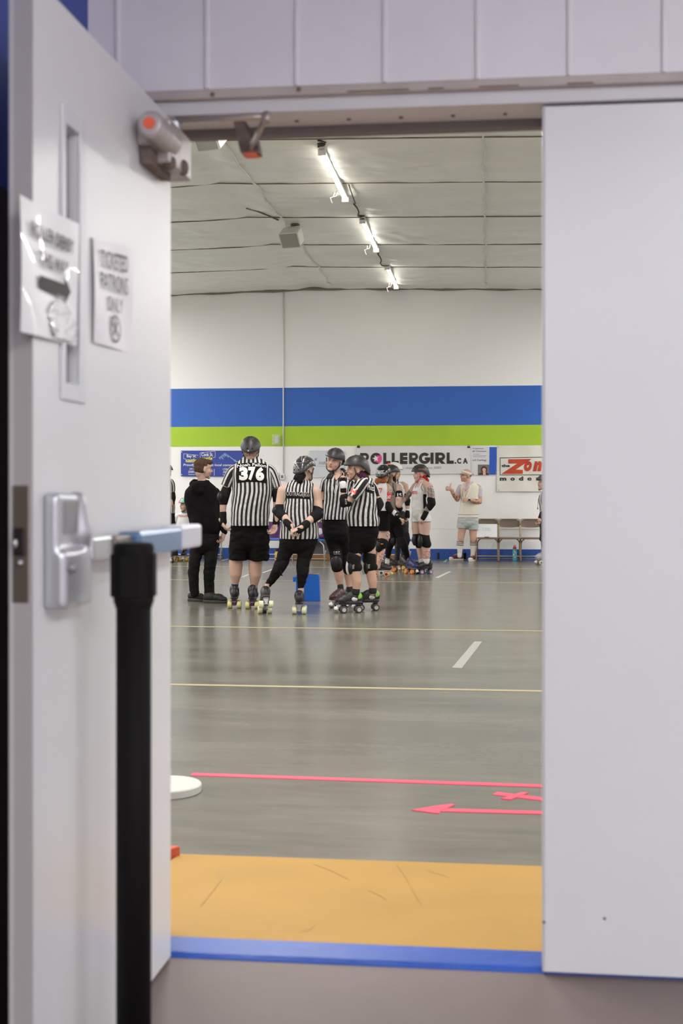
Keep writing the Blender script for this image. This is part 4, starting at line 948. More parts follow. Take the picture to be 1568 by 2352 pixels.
            s.part('rivet', q, mat('rivet', (214, 210, 206), .3, .5), h)
        return h
    def hair(s, col, pts, name='hair', un=.006, sm=1, bump=.6):
        g = Geo()
        for (x, y, z, a, b, d) in pts: g.sphere(s.hp(x, y, z), (a*s.hk, b*s.hk, d*s.hk), s.hM, 14, 10)
        me = union(g, un, sm, s.base)
        nn = [v.normal.copy() for v in me.vertices]
        for v, nv_ in zip(me.vertices, nn):
            n_ = noise.noise(v.co*45+Vector((s.Z, 0, 0)))*.004+noise.noise(Vector((v.co.x*160, v.co.y*160, v.co.z*30)))*.003; v.co += nv_*n_
        return link(name, me, mat('hair_%d_%d_%d' % col, col, .75, var=.25, vs=60, bump=.4, bs=80, stretch=(1, 1, .25), spec=.2), s.root)
    # ---- hand
    def hand(s, w_, d, n_, thumb=1, curl=35, k=1.0, thumb_up=False, spread=.0, tuck=None):
        w_ = Vector(w_); d = Vector(d).normalized(); n_ = Vector(n_); n_ = (n_-d*n_.dot(d)).normalized(); t_ = d.cross(n_).normalized()*thumb
        g = Geo(); M = Matrix((t_, d, n_)).transposed(); k = k*.98
        g.sphere(w_+d*.045*k, (.040*k, .05*k, .015*k), M, 14, 10); g.sphere(w_+d*.062*k, (.041*k, .034*k, .013*k), M, 14, 10); g.sphere(w_+d*.025*k+t_*.024*k+n_*.006*k, (.016*k, .03*k, .013*k), M)
        g.cap_chain([(w_-d*.03, .026*k), (w_+d*.01, .025*k), (w_+d*.04*k, .022*k)])
        for i, (o, L) in enumerate(((.030, .074), (.0105, .083), (-.0105, .077), (-.030, .060))):
            p = w_+d*(.082-.004*abs(i-1))*k+t_*o*k; a = 0; pts = [(p-d*.012*k, .0095*k), (p, .0092*k)]
            for L2, f_ in ((.44, 1.0), (.31, 1.15), (.25, .7)):
                a += math.radians(curl+i*3)*f_; dd = d*math.cos(a)+n_*math.sin(a)+t_*(spread*(1.5-i)); p = p+dd.normalized()*L*L2*k; pts.append((p, (.0088-.0006*len(pts))*k))
            g.cap_chain(pts)
        p = w_+d*.028*k+t_*.030*k; pts = [(p, .013*k)]
        if thumb_up: dirs = (t_*.9+d*.35, t_*1.0+d*.15, t_*1.0-d*.15)
        else: dirs = (t_*.65+d*.75+n_*.2, t_*.25+d*.9+n_*.35, t_*.0+d*.9+n_*.45)
        for dd, L in zip(dirs, (.03, .028, .024)): p = p+dd.normalized()*L*k; pts.append((p, (.0115-.0008*len(pts))*k))
        g.cap_chain(pts); s.extra.append(union(g, .0042*max(1, s.Z/17), 1, s.base))
        return s
    def finish(s):
        me = union(s.geo, s.voxel, 5, s.base); me = joinmesh([me]+s.extra); old = s.root.data; s.root.data = me; me.name = 'person'; me.materials.append(s.skin); bpy.data.meshes.remove(old)
        return s.root
    # ---- footwear
    def skate(s, px, py, yaw, Zp=None, boot=(26, 24, 25), wheel=(206, 206, 168), hub=(60, 58, 60), plate=(150, 148, 150), stop=(200, 196, 190), pitch=0, roll=0, lift=0.0, top=.21, accent=None, ank=None, lace=None, k=1.2, wheel2=None, axle=None, sole=None):
        """px,py: where the wheels' middle touches the floor; yaw as for the head"""
        Z = Zp or F*CH/(py-HY); c = P(px, py, Z); c.z = lift
        a = math.radians(yaw); f = -FW*math.cos(a)-RT*math.sin(a); r = f.cross(UP).normalized()
        M = Matrix((r, f, UP)).transposed() @ Matrix.Rotation(math.radians(pitch), 3, 'X') @ Matrix.Rotation(math.radians(roll), 3, 'Y')
        piv = Vector((0, .075, .035)) if pitch < 0 else Vector((0, 0, 0))
        def T(x, y, z): return c+M @ ((Vector((x, y, z))-piv)*k)+piv.z*UP*k+f*piv.y*k
        g = Geo()
        def E(x, y, z, a_, b, d): g.sphere(T(x, y, z), (a_*k, b*k, d*k), M, 16, 12)
        E(0, .085, .125, .045, .068, .036); E(0, .045, .14, .043, .075, .045); E(0, -.01, .15, .04, .07, .06); E(0, -.07, .14, .038, .055, .055)
        g.box(T(0, .01, .098), (.072*k, .25*k, .014*k), M)
        g.cap_chain([(T(0, -.045, .15), .046*k), (T(0, -.05, top-.01), .047*k)])
        if ank is not None: g.cap_chain([(T(0, -.05, top), .04*k), ((T(0, -.05, top)*2+ank)/3, .036*k)])
        b = s.part('roller_skate', g, mat('boot_%d_%d_%d' % boot, boot, .42, bump=.25, bs=30), un=.007*max(1, s.Z/17), sm=3)
        q = Geo(); q.box(T(0, .01, .086), (.05*k, .225*k, .010*k), M)
        for y in (-.075, .075):
            q.loft([[T(x, y+yy, z) for x, yy in ((-w1, -.022), (w1, -.022), (w1, .022), (-w1, .022))] for z, w1 in ((.082, .026), (.06, .018), (.04, .012), (.028, .014))])
            q.tube([T(-.055, y, .036), (T(.055, y, .036))], .006*k, 8)
        s.part('skate_plate', q, mat('plate_%d_%d' % plate[:2], plate, .3, .6), b, smooth=False)
        if axle:
            q = Geo()
            for y in (-.075, .075): q.box(T(0, y, .062), (.036*k, .05*k, .007*k), M)
            s.part('cushion', q, mat('axle_%d_%d' % axle[:2], axle, .3, .4), b)
        ax = M @ Vector((1, 0, 0)); i = 0
        for y in (-.075, .075):
            for x in (-.044, .044):
                q = Geo(); R_, h_ = .034*k, .0205*k; cc = T(x, y, .034)
                q.lathe(cc, [(.012, -h_*.8), (.020*k, -h_*.85), (R_*.86, -h_), (R_, -h_*.75), (R_, h_*.75), (R_*.86, h_), (.020*k, h_*.85), (.012, h_*.8)], ax, 22)
                wc = wheel2 if (wheel2 and i % 2) else wheel; i += 1
                wo = link('wheel', q.mesh('wheel', s.base), [mat('wheel_%d_%d_%d' % wc, wc, .45), mat('hub_%d_%d_%d' % hub, hub, .35)], b)
                for pgn in wo.data.polygons:
                    cen = pgn.center+s.base-cc
                    if (cen-ax*cen.dot(ax)).length < .0165*k: pgn.material_index = 1
        q = Geo(); q.lathe(T(0, .128, .075), [(.008*k, 0), (.010*k, .018*k), (.021*k, .02*k), (.023*k, .045*k), (.018*k, .05*k)], M @ Vector((0, .45, -1)), 16)
        s.part('toe_stop', q, mat('stop_%d_%d' % stop[:2], stop, .6), b)
        if accent:
            q = Geo(); q.sphere(T(0, -.072, .155), (.0405*k, .0475*k, .05*k), M, 16, 12); q.sphere(T(0, -.05, top-.005), (.0455*k, .0455*k, .022*k), M, 16, 10); s.part('heel_panel', q, mat('accent_%d_%d' % accent[0][:2], accent[0], .5), b)
            q = Geo(); q.sphere(T(0, -.035, .138), (.0485*k, .052*k, .034*k), M, 16, 12); s.part('side_panel', q, mat('accent_%d_%d' % accent[1][:2], accent[1], .35), b)
        if lace:
            q = Geo()
            for j in range(5): t = j/4; q.tube([T(-.024, .095-.09*t, .158+.04*t), T(0, .09-.09*t, .170+.04*t), T(.024, .095-.09*t, .158+.04*t)], .003*k, 5)
            s.part('lace', q, mat('lace_%d_%d' % lace[:2], lace, .7), b)
        return b
    def shoe(s, px, py, yaw, col, sole, Zp=None, k=1.0, toe=None, lace=None):
        Z = Zp or F*CH/(py-HY); c = P(px, py, Z); c.z = 0; a = math.radians(yaw); f = -FW*math.cos(a)-RT*math.sin(a); r = f.cross(UP).normalized(); M = Matrix((r, f, UP)).transposed()
        def T(x, y, z): return c+M @ (Vector((x, y, z))*k)
        g = Geo()
        for e in ((0, .085, .045, .045, .06, .03), (0, .04, .06, .042, .07, .042), (0, -.04, .065, .038, .065, .05), (0, -.09, .06, .034, .045, .045)): g.sphere(T(*e[:3]), tuple(t*k for t in e[3:]), M, 16, 12)
        b = s.part('shoe', g, mat('shoe_%d_%d_%d' % col, col, .6, bump=.3, bs=60), un=.007*max(1, s.Z/17), sm=3)
        g = Geo(); oc = [(math.copysign(abs(math.cos(t))**.8, math.cos(t))*.047*(1 if math.sin(t) > -.2 else .86), math.sin(t)*.14+.005) for t in [2*math.pi*j/28 for j in range(28)]]
        g.loft([[T(x*q_, y*q_, z) for x, y in oc] for z, q_ in ((.0, .97), (.006, 1), (.026, 1.01), (.032, .97))]); s.part('shoe_sole', g, mat('sole_%d_%d' % sole[:2], sole, .6), b)
        if toe:
            g = Geo(); g.sphere(T(0, .098, .042), (.046*k, .052*k, .030*k), M, 16, 10); s.part('toe_cap', g, mat('toe_%d' % toe[0], toe, .5), b)
        if lace:
            g = Geo()
            for j in range(5): t = j/4; g.tube([T(-.022, .06-.07*t, .088+.022*t), T(0, .06-.07*t, .102+.022*t), T(.022, .06-.07*t, .088+.022*t)], .0035, 5)
            s.part('lace', g, mat('lace_%d_%d' % lace[:2], lace, .7), b)
        return b
    def kneepad(s, pts, cap, nrm, m_=pad_m, shell=shell_m, r=(.055, .03, .075), caproll=0, white=None):
        """pts: leg chain under the pad; cap: px,py,dz of the shell; nrm: camera-frame direction (right, up, away)"""
        o = s.wrap('knee_pad', pts, m_)
        if cap:
            n_ = (RT*nrm[0]+UP*nrm[1]+FW*nrm[2]).normalized(); u_ = (UP-n_*UP.dot(n_)).normalized(); r_ = u_.cross(n_); M = Matrix((r_, n_, u_)).transposed()
            g = Geo(); q = s.J(*cap); g.sphere(q, r, M, 18, 12); g.sphere(q+u_*.03, (r[0]*.9, r[1]*.9, r[2]*.6), M); s.part('knee_cap', g, shell, o, un=.007, sm=3)
            if white:
                g = Geo(); g.sphere(q+n_*.004, (r[0]*.7, r[1]*.97, r[2]*.95), M); s.part('white_panel', g, mat('pad_white', white, .5), o)
        return o
helm_black = mat('helmet_black', (36, 33, 34), .46, coat=.05)
helm_gloss = mat('helmet_gloss', (22, 21, 23), .15, coat=.5)
# ---------------------------------------------------------------- short-haired person in black
p = Person(15.2, (470, 1383), 'person with short brown hair in a black hoodie and black trousers, seen from behind', (228, 182, 162))
p.limb((465, 1104, 0, 10), (463, 1120, 0, 12)); p.limb((514, 1222, -.05, 4.5), (512, 1228, -.05, 4.2))
p.head(467, 1077, -112, -2, 0, 0, 1.02, neck=(464, 1106, .0, 9.5))
p.hair((76, 56, 42), [(0, -.02, .052, .083, .098, .078), (0, -.045, .01, .078, .070, .075), (0, .035, .078, .066, .07, .038), (0, .075, .082, .045, .034, .022), (.05, -.03, .0, .03, .05, .05), (-.05, -.03, .0, .03, .05, .05)], un=.005)
hd_s = [(1224, 469, 35, .15, 0), (1216, 469, 37, .165, 0), (1206, 470, 35.5, .17, 0), (1185, 468, 36.5, .165, 0), (1160, 464, 38, .16, .01), (1142, 463, 39.5, .155, .01), (1129, 463, 38.5, .15, .01), (1119, 464, 32, .135, .01), (1111, 464, 24, .11, .01), (1104, 464, 14, .08, .01)]
p.shirt('hoodie', hd_s, mat('hoodie_black', (13, 11, 12), .9, bump=.5, bs=8, spec=.15), wr=.008)
g = Geo(); g.cap_chain(p.C((441, 1112, -.06, 7), (452, 1117, -.12, 10), (466, 1117, -.10, 10), (474, 1110, -.03, 8))); g.cap_chain(p.C((446, 1119, -.12, 8), (460, 1128, -.13, 10), (466, 1132, -.12, 6))); g.cap_chain(p.C((441, 1110, -.04, 6), (445, 1104, .03, 4), (464, 1106, .09, 4), (477, 1107, .02, 5))); p.part('hood', g, mat('hoodie_black', (22, 20, 21)), un=.009, sm=5)
g = Geo(); g.cap_chain(p.C((494, 1131, .02, 11.5), (499, 1160, .03, 10), (501, 1184, 0, 9), (508, 1207, -.03, 8), (516, 1222, -.05, 6.5))); p.part('hoodie_sleeve', g, mat('hoodie_black', (22, 20, 21)), un=.008)
g = Geo(); g.cap_chain(p.C((436, 1134, .02, 10), (434, 1160, .07, 8.5), (438, 1185, .10, 7.5), (450, 1205, .18, 6))); p.part('hoodie_sleeve', g, mat('hoodie_black', (22, 20, 21)), un=.008)
p.hand(p.J(514, 1226, -.05), RT*-.25-UP*1, RT*-.8+FW*-.4+UP*-.2, 1, 38, 1.05)
p.pants('trousers', ((1200, 469, 33), (1225, 469, 35), (1248, 469, 34)), [((452, 1240, 0, 18), (452, 1262, 0, 17), (447, 1288, -.03, 14), (444, 1315, -.01, 13), (445, 1345, .02, 11.5), (447, 1362, .03, 11)), ((486, 1240, 0, 19.5), (485, 1262, 0, 18), (484, 1288, -.03, 14.5), (480, 1315, -.01, 13.5), (480, 1345, .02, 12), (481, 1364, .02, 12))], mat('trousers_black', (19, 16, 17), .85, bump=.5, bs=10, spec=.2), hd=.15)
g = Geo(); g.box(p.J(457.5, 1220, -.152), (.006, .006, .016)); p.part('trouser_label', g, mat('label_tan', (150, 80, 60), .6))
p.shoe(452, 1382, -60, (22, 19, 20), (44, 40, 39), 15.35, 1.0); p.shoe(493, 1385, -72, (20, 18, 18), (48, 43, 42), 15.1, 1.12)
p.finish()
# ---------------------------------------------------------------- tall referee, number 376
p = Person(14.45, (560, 1397), 'tall referee in striped shirt numbered 376, black helmet and black shorts, seen from behind', (226, 178, 156))
p.head(575.5, 1036, 180, 0, 0, .0, 1.06, neck=(577, 1056, 0, 13.5), wide=1.04)
p.hair((150, 120, 104), [(0, -.055, -.035, .066, .045, .045)], un=.006)
p.helmet(helm_black, k=1.02, drop=-.008)
g = Geo(); c_, M_, K_, pt_ = p.hel; a = c_+M_ @ pt_(math.radians(262), .93, 1.01)
for k in range(2):
    t = math.radians(45+90*k); q = (RT*math.cos(t)+UP*math.sin(t)); g.tube([a-q*.013, a+q*.013], .0025, 5)
p.part('emblem', g, mat('emblem_white', (216, 214, 212), .5))
sec = [(1207, 574, 43.5, .17, 0), (1195, 574, 44, .175, 0), (1170, 575, 44.5, .18, 0), (1150, 577, 45, .18, 0), (1130, 580, 46, .175, 0), (1112, 580, 47, .17, 0), (1095, 579, 47, .165, 0), (1082, 579, 46.5, .155, .01), (1073, 578.5, 43, .14, .01), (1064, 578, 35, .12, .01), (1056, 577.5, 25, .095, .01), (1049, 577, 16, .07, .01)]
p.shirt('referee_shirt', sec, ref_m, taper=.15, uo=.026, wr=.007)
so = p.shirt_obj
p.patch('name_panel', lambda u, v: (543.5+69*u, (1107-(1107-1062.5)*v)+(abs(u*2-1)**2)*3.5), mat('panel_black', (18, 15, 15), .85, spec=.2), 26, 16)
p.label_text('number', [('3', 549, 569, 1072.5, 1103.5, .065, 0), ('7', 569.8, 586.6, 1072, 1103.5, .065, 0), ('6', 587, 606.5, 1072.5, 1104.5, .065, 0)], mat('number_white', (224, 222, 220), .7), .0065)
p.label_text('name_lettering', [('Noah Fallon', 544, 611, 1063.5, 1070.5, .015, 0)], mat('number_white', (224, 222, 220), .7), .0065, warp=lambda x, y: (x, y+((x-577.5)/33)**2*3.6))
p.sleeve('sleeve', [(546, 1078, 0, 13), (536, 1084, .0, 14), (527, 1098, 0, 13), (519, 1117, 0, 12.5)], ref_m, parent=so)
p.sleeve('sleeve', [(612, 1078, 0, 13), (621, 1084, .0, 13.5), (629, 1100, 0, 12), (635, 1120, 0, 11.5)], ref_m, parent=so, off=.02)
p.limb((540, 1082, 0, 10), (523, 1112, 0, 9.5), (515, 1140, -.02, 8.5), (512, 1165, -.02, 8), (511.5, 1185, -.02, 6.5), (511.5, 1200, -.02, 6))
p.limb((617, 1082, 0, 10), (632, 1118, 0, 9.5), (636, 1143, .0, 8.5), (635, 1170, -.02, 8), (635, 1190, -.04, 6), (634, 1204, -.04, 6))
g = Geo(); g.cap_chain(p.C((520, 1124, 0, 11.5), (514.5, 1140, -.02, 12.5), (513, 1153, -.02, 10.5))); g.sphere(p.J(508, 1139, -.05), (.045, .05, .06)); ep = p.part('elbow_pad', g, pad_m, un=.008)
g = Geo(); g.sphere(p.J(505.5, 1141, -.07), (.035, .04, .052)); p.part('elbow_cap', g, shell_m, ep)
p.wrap('elbow_pad', [(633, 1128, 0, 11), (637, 1142, .0, 12), (637, 1155, 0, 10)])
p.wrap('wrist_guard', [(512, 1179, -.02, 8.3), (512, 1190, -.02, 8.2), (512.5, 1199, -.02, 8.5)]); p.wrap('wrist_guard', [(636, 1166, 0, 9.5), (635, 1186, -.02, 8.3), (634, 1202, -.03, 8.5)])
p.hand(p.J(510, 1199, -.02), RT*.5-UP*1, RT*.8+UP*.3, 1, 32, 1.08); p.hand(p.J(633, 1204, -.04), RT*-.45-UP*1+FW*-.1, RT*-.6+UP*-.2+FW*-.6, -1, 28, 1.08)
p.limb((557, 1215, 0, 17), (547, 1250, 0, 16), (542, 1280, 0, 15.8), (541.5, 1300, -.01, 15.8), (541, 1318, -.015, 14), (539.5, 1340, 0, 8.3), (539, 1358, .01, 7.5), (539, 1370, 0, 8))
p.limb((592, 1215, 0, 17), (590, 1250, 0, 16), (587, 1280, 0, 15.8), (586, 1300, -.01, 15.8), (586, 1320, -.015, 14.2), (583.5, 1344, 0, 8.8), (583, 1358, .01, 7.5), (583, 1370, 0, 8))
p.pants('shorts', ((1192, 574, 41), (1205, 573.5, 43.5), (1225, 573, 45), (1245, 572.5, 45.5)), [], mat('shorts_black', (14, 12, 12), .9, bump=.4, bs=7, spec=.15), hd=.15, tubes=[[(1225, 552, 22, .15, 0), (1255, 549, 23.5, .15, 0), (1286, 547, 22, .135, 0)], [(1225, 593, 22, .15, 0), (1255, 594, 24, .15, 0), (1287.5, 594.5, 23.2, .135, 0)]], sm=4, wr=.009)
p.wrap('sock', [(539.5, 1337, 0, 8.2), (539, 1350, 0, 8.4), (539, 1358, 0, 8.8)], mat('sock_black', (22, 20, 24), .8))
p.wrap('sock', [(583.5, 1351, 0, 8.2), (583, 1360, 0, 8.6), (583, 1366, 0, 9)], mat('sock_black', (22, 20, 24)))
g = Geo()
for y in (1341.5, 1351): g.tube([p.J(539, y, 0)+(RT*math.cos(t)+FW*math.sin(t))*.0425 for t in [math.pi*2*i/20 for i in range(21)]], .003, 5)
p.part('sock_stripe', g, mat('stripe_teal', (44, 130, 168), .7))
kw = dict(boot=(22, 19, 20), wheel=(198, 190, 128), plate=(60, 50, 62), axle=(196, 90, 190), stop=(60, 56, 56), top=.19)
p.skate(538.5, 1393, 177, 14.5, **kw); p.skate(581, 1394.5, 182, 14.45, **kw)
p.finish()
# ---------------------------------------------------------------- sleeveless referee with clasped hands
p = Person(13.8, (665, 1409), 'referee in sleeveless striped shirt with hands clasped behind the back, seen from behind', (234, 190, 168))
p.head(700, 1080, -140, 4, 0, .02, 1.02, neck=(695, 1108, 0, 12))
p.helmet(mat('helmet_glitter', (42, 40, 43), .22, var=.9, vs=160, coat=.8), k=1.04, tilt=0)
g = Geo(); random.seed(5); c_, M_, K_, pt_ = p.hel
for k in range(46):
    t = math.radians(random.uniform(0, 360)); v = random.uniform(.3, .75) if k < 30 else random.uniform(.1, .95); a = c_+M_ @ pt_(t, v, 1.006); g.sphere(a, .0022, seg=6, rings=4)
for v0, v1, t0, t1 in ((.55, .62, 250, 345), (.1, .5, 290, 300), (.5, .6, 190, 245)):
    for i in range(16): t = i/15; g.sphere(c_+M_ @ pt_(math.radians(t0+(t1-t0)*t), v0+(v1-v0)*t, 1.005), .0032, seg=6, rings=4)
p.part('glitter_line', g, mat('glitter', (196, 194, 196), .25, .6))
p.hair((20, 14, 13), [(0, -.075, -.05, .066, .045, .055), (.01, -.115, -.07, .06, .042, .045), (-.035, -.095, -.09, .042, .035, .04), (.03, -.12, -.10, .038, .03, .038), (.0, -.10, -.12, .03, .03, .03), (.0, -.12, -.045, .03, .024, .02), (.045, -.10, -.04, .025, .03, .02)], un=.006)
sec = [(1237, 687, 44, .165, -.01), (1230, 687.5, 45, .17, -.01), (1212, 688, 43.5, .17, 0), (1195, 687, 40, .165, 0), (1180, 686, 37.5, .16, .0), (1163, 686.5, 36, .155, 0), (1146, 687, 34.5, .15, .0), (1130, 687, 34, .14, .01), (1120, 687.5, 34, .13, .01), (1112, 689, 31, .11, .01), (1106, 690.5, 24, .09, .01), (1102, 691, 18, .07, .01)]
p.shirt('tank_top', sec, ref_m2, taper=.5, uo=.01, wr=.009)
p.patch('name_panel', lambda u, v: (657+54*u, 1145-2*(.5-abs(u-.5))+2.0*u-(15)*v), mat('panel_black', (28, 24, 25), .8), 20, 8)
p.label_text('name_lettering', [('OUTRAGEJESS', 657.5, 710.5, 1129.5, 1142.5, .0, 0)], mat('name_silver', (178, 172, 166), .6), .006, warp=lambda x, y: (x, y+(x-684)*.045))
g = Geo()
for ln in (((655, 1110), (650, 1125), (650, 1140), (654, 1152)), ((722, 1114), (724, 1128), (722.5, 1142), (720, 1152)), ((668, 1105), (680, 1106.5), (695, 1107), (712, 1106))): g.tube([p.on(x, y, .002) for x, y in ln], .004, 6)
p.part('binding', g, mat('panel_black', (28, 24, 25)), p.shirt_obj)
p.limb((662, 1122, .01, 12), (650, 1128, 0, 13.5), (645, 1148, -.01, 11.5), (641, 1168, -.03, 10), (642, 1178, -.06, 9.5), (657, 1192, -.16, 8.5), (668, 1207, -.2, 6.5))
p.limb((713, 1122, .01, 12), (724, 1130, 0, 13.5), (728, 1150, 0, 12.5), (731, 1168, -.03, 10.5), (729, 1180, -.07, 10), (712, 1194, -.17, 9), (698, 1206, -.22, 7), (688, 1213, -.24, 6.5))
g = Geo(); g.cap_chain(p.C((643, 1162, -.02, 11.5), (640, 1176, -.05, 12.5), (649, 1186, -.12, 11))); ep = p.part('elbow_pad', g, pad_m, un=.008)
g = Geo(); g.sphere(p.J(631, 1173, -.07), (.032, .03, .042)); p.part('elbow_cap', g, shell_m, ep)
g = Geo(); g.cap_chain(p.C((729, 1168, -.02, 12.5), (729, 1182, -.07, 13.5), (719, 1190, -.14, 11.5))); ep = p.part('elbow_pad', g, pad_m, un=.008)
g = Geo(); g.sphere(p.J(736, 1180, -.08), (.032, .03, .038)); p.part('elbow_cap', g, shell_m, ep)
p.wrap('wrist_guard', [(657, 1199, -.19, 8.2), (664, 1206, -.21, 8.2), (669, 1214, -.22, 7.5)]); p.wrap('wrist_guard', [(704, 1203, -.21, 9.2), (694, 1211, -.245, 9.4), (686.5, 1217, -.27, 8.8)])
p.hand(p.J(686, 1214, -.28), RT*-1-UP*.45, FW*.3-UP*1, -1, 42, .98); p.hand(p.J(670, 1213, -.23), RT*.35-UP*1+FW*-.2, RT*.7+FW*-.5, -1, 40, .95)
p.limb((668, 1225, 0, 15), (663, 1245, 0, 15), (652, 1275, .02, 14), (645, 1297, .02, 12), (630, 1322, .06, 8.5), (616, 1342, .08, 7), (608, 1358, .08, 7)); p.limb((700, 1225, 0, 16), (704, 1245, 0, 16), (698, 1275, 0, 15), (695, 1297, 0, 12), (693, 1325, -.01, 9), (691.5, 1347, 0, 7), (690, 1365, 0, 7.5))
p.pants('leggings', ((1216, 688, 41), (1230, 687, 44), (1244, 685, 44)), [((661, 1248, 0, 20), (655, 1268, .01, 17.5), (647, 1290, .02, 14.5), (636, 1312, .04, 13), (624, 1332, .07, 9.5), (617, 1341, .08, 8)), ((706, 1248, 0, 21), (702, 1268, 0, 18), (696, 1290, 0, 14.8), (695, 1315, -.01, 14), (692, 1338, 0, 10), (691, 1346, 0, 8.5))], mat('leggings_black', (15, 13, 14), .88, bump=.2, bs=12, spec=.2), hd=.16)
g = Geo(); g.cap_chain(p.C((650, 1287, .02, 15.3), (645, 1298, .02, 14.6), (638, 1309, .04, 13.8))); g.tube([p.J(644, 1308, -.06), p.J(646, 1318, -.07), p.J(650, 1322, -.06), p.J(642, 1321, -.06)], .008, 6); p.part('knee_pad', g, pad_m, un=.008)
g = Geo(); g.cap_chain(p.C((697, 1286, 0, 16), (695, 1300, 0, 15.4), (695, 1312, -.01, 14.8))); g.box(p.J(688, 1304, -.075), (.04, .014, .07)); p.part('knee_pad', g, pad_m, un=.008)
kw = dict(wheel=(206, 208, 172), plate=(150, 148, 150), hub=(34, 32, 34), stop=(60, 56, 56), boot=(24, 21, 22), top=.18)
p.skate(609.5, 1409, 172, 13.72, pitch=-24, **kw); p.skate(687.5, 1408, 180, 13.83, **kw)
g = Geo()
for x in (604, 690): 
    for y in range(4): g.tube([p.J(x-6, 1366+y*3, -.05), p.J(x+6, 1366+y*3, -.05)], .002, 5)
p.finish()
# ---------------------------------------------------------------- referee facing the camera
p = Person(14.62, (785, 1392), 'referee in striped polo shirt facing the camera with tilted head and black helmet', (232, 182, 156))
p.head(767.5, 1059.5, 20, 0, -15, -.02, 1.0, neck=(777, 1092, .0, 12), lip=(186, 112, 104), wide=1.13)
p.helmet(helm_black, k=1.07, tilt=2, drop=.001)
sec = [(1193, 768, 28, .15, 0), (1186, 768, 28.5, .155, 0), (1170, 769, 27, .15, 0), (1155, 770, 26.5, .15, 0), (1140, 771, 27.5, .15, -.01), (1125, 772.5, 30, .145, -.01), (1112, 774, 31.5, .135, 0), (1103, 775, 31, .12, 0), (1096, 776, 25, .10, 0), (1090, 777, 17, .08, 0), (1086, 777, 14, .07, 0)]
p.shirt('referee_shirt', sec, ref_m2, taper=.4, uo=.012, wr=.010)
so = p.shirt_obj
p.sleeve('sleeve', [(752, 1101, 0, 8), (747, 1106, .0, 9), (743.5, 1116, 0, 8.5), (742, 1129, 0, 8.5)], ref_m2, parent=so); p.sleeve('sleeve', [(797, 1101, 0, 9), (805, 1107, .02, 10), (809, 1117, .03, 9.5), (811, 1130, .04, 9)], ref_m2, parent=so)
def vv(u, v):
    hw = 1+12*v; return (772.3+3.5*v+(u*2-1)*hw*.95, 1104-21*v)
p.patch('neck_opening', vv, p.skin, 8, 8, .004, parent=so)
g = Geo(); g.cap_chain(p.C((763, 1084, -.05, 3), (757, 1091, -.10, 4.2), (752, 1098, -.125, 3.6))); g.cap_chain(p.C((757, 1091, -.10, 4), (758, 1098, -.14, 2.6)))
g.cap_chain(p.C((787, 1077.5, -.02, 3), (793, 1085, -.06, 4.6), (792.5, 1094, -.11, 3.6))); g.cap_chain(p.C((763, 1084, -.05, 3), (770, 1081, .05, 3), (780, 1078.5, .06, 3), (787, 1077.5, -.02, 3)))
p.part('collar', g, mat('collar_black', (30, 27, 28), .8), so, un=.006)
g = Geo()
for a_, b_ in (((763, 1092), (772, 1104)), ((772, 1104), (784, 1091)), ((772, 1104), (772, 1114))): g.tube([p.on(*a_, .004), p.on(*b_, .004)], .0035, 6)
p.part('placket', g, mat('collar_black', (30, 27, 28)), so)
g = Geo()
for i in range(26):
    t = i/25; x = 761+9*t; y = 1101+38*t; g.sphere(p.on(x, y, .006), .0035, seg=6, rings=4); g.sphere(p.on(779-9*t, 1106+32*t, .006), .0035, seg=6, rings=4)
p.part('lanyard', g, mat('lanyard_white', (214, 212, 210), .6))
p.limb((748, 1108, 0, 7.5), (743, 1128, 0, 7.5), (742, 1146, .02, 7), (740, 1160, .05, 7), (742, 1176, .1, 6.5), (750, 1192, .2, 5.5), (757, 1204, .22, 5)); p.hand(p.J(757, 1204, .22), RT*.7-UP*.7, RT*.5+UP*.5, 1, 30, 1)
p.limb((802, 1108, .02, 7.5), (812, 1130, .04, 7.5), (815, 1158, .1, 7), (806, 1186, .15, 6)); p.hand(p.J(806, 1186, .15), -UP+RT*-.1, RT*-1, 1, 30, 1)
p.wrap('elbow_pad', [(742, 1152, .03, 9.5), (740.5, 1162, .05, 10), (742, 1172, .08, 9)])
p.limb((763, 1200, 0, 14), (766, 1250, 0, 12), (772, 1288, -.02, 10), (774, 1305, -.01, 11), (778, 1322, .0, 10.8), (781, 1343, .01, 7), (782, 1360, .0, 7)); p.limb((776, 1200, 0, 14), (792, 1255, .05, 12), (797, 1288, .06, 11), (800, 1322, .08, 10.5), (802, 1345, .08, 6.8), (803, 1362, .08, 7))
p.pants('leggings', ((1176, 769, 26), (1192, 768, 29), (1212, 770, 31), (1226, 772, 31)), [((759, 1218, 0, 17.5), (764, 1240, 0, 17), (769, 1262, 0, 15.5), (772.5, 1282, -.01, 14), (773, 1292, -.01, 13)), ((784, 1218, 0, 18), (790, 1240, .03, 17), (794, 1262, .05, 15), (797, 1285, .06, 13), (799, 1305, .06, 12))], mat('leggings_black', (26, 23, 24)), hd=.135)
kp = p.kneepad([(772, 1275, -.01, 14.8), (772.5, 1290, -.02, 14.8), (774, 1303, -.02, 13.5)], (772, 1293, -.085), (0, 0, -1), r=(.068, .035, .085)); p.wrap('knee_pad', [(797, 1280, .05, 14), (798, 1295, .04, 14), (800, 1308, .05, 13)])
g = Geo(); tq = [( '187', 766.5, 780.5, 1265.5, 1269.5)]
for t_, x0, x1, y0, y1 in tq: text_on(g, t_, lambda u, v: p.J(u, v, -.012)-FW*(.0748*math.sqrt(max(.1, 1-((u-772.5)/16)**2))+.004), x0, x1, y1, y0, .01)
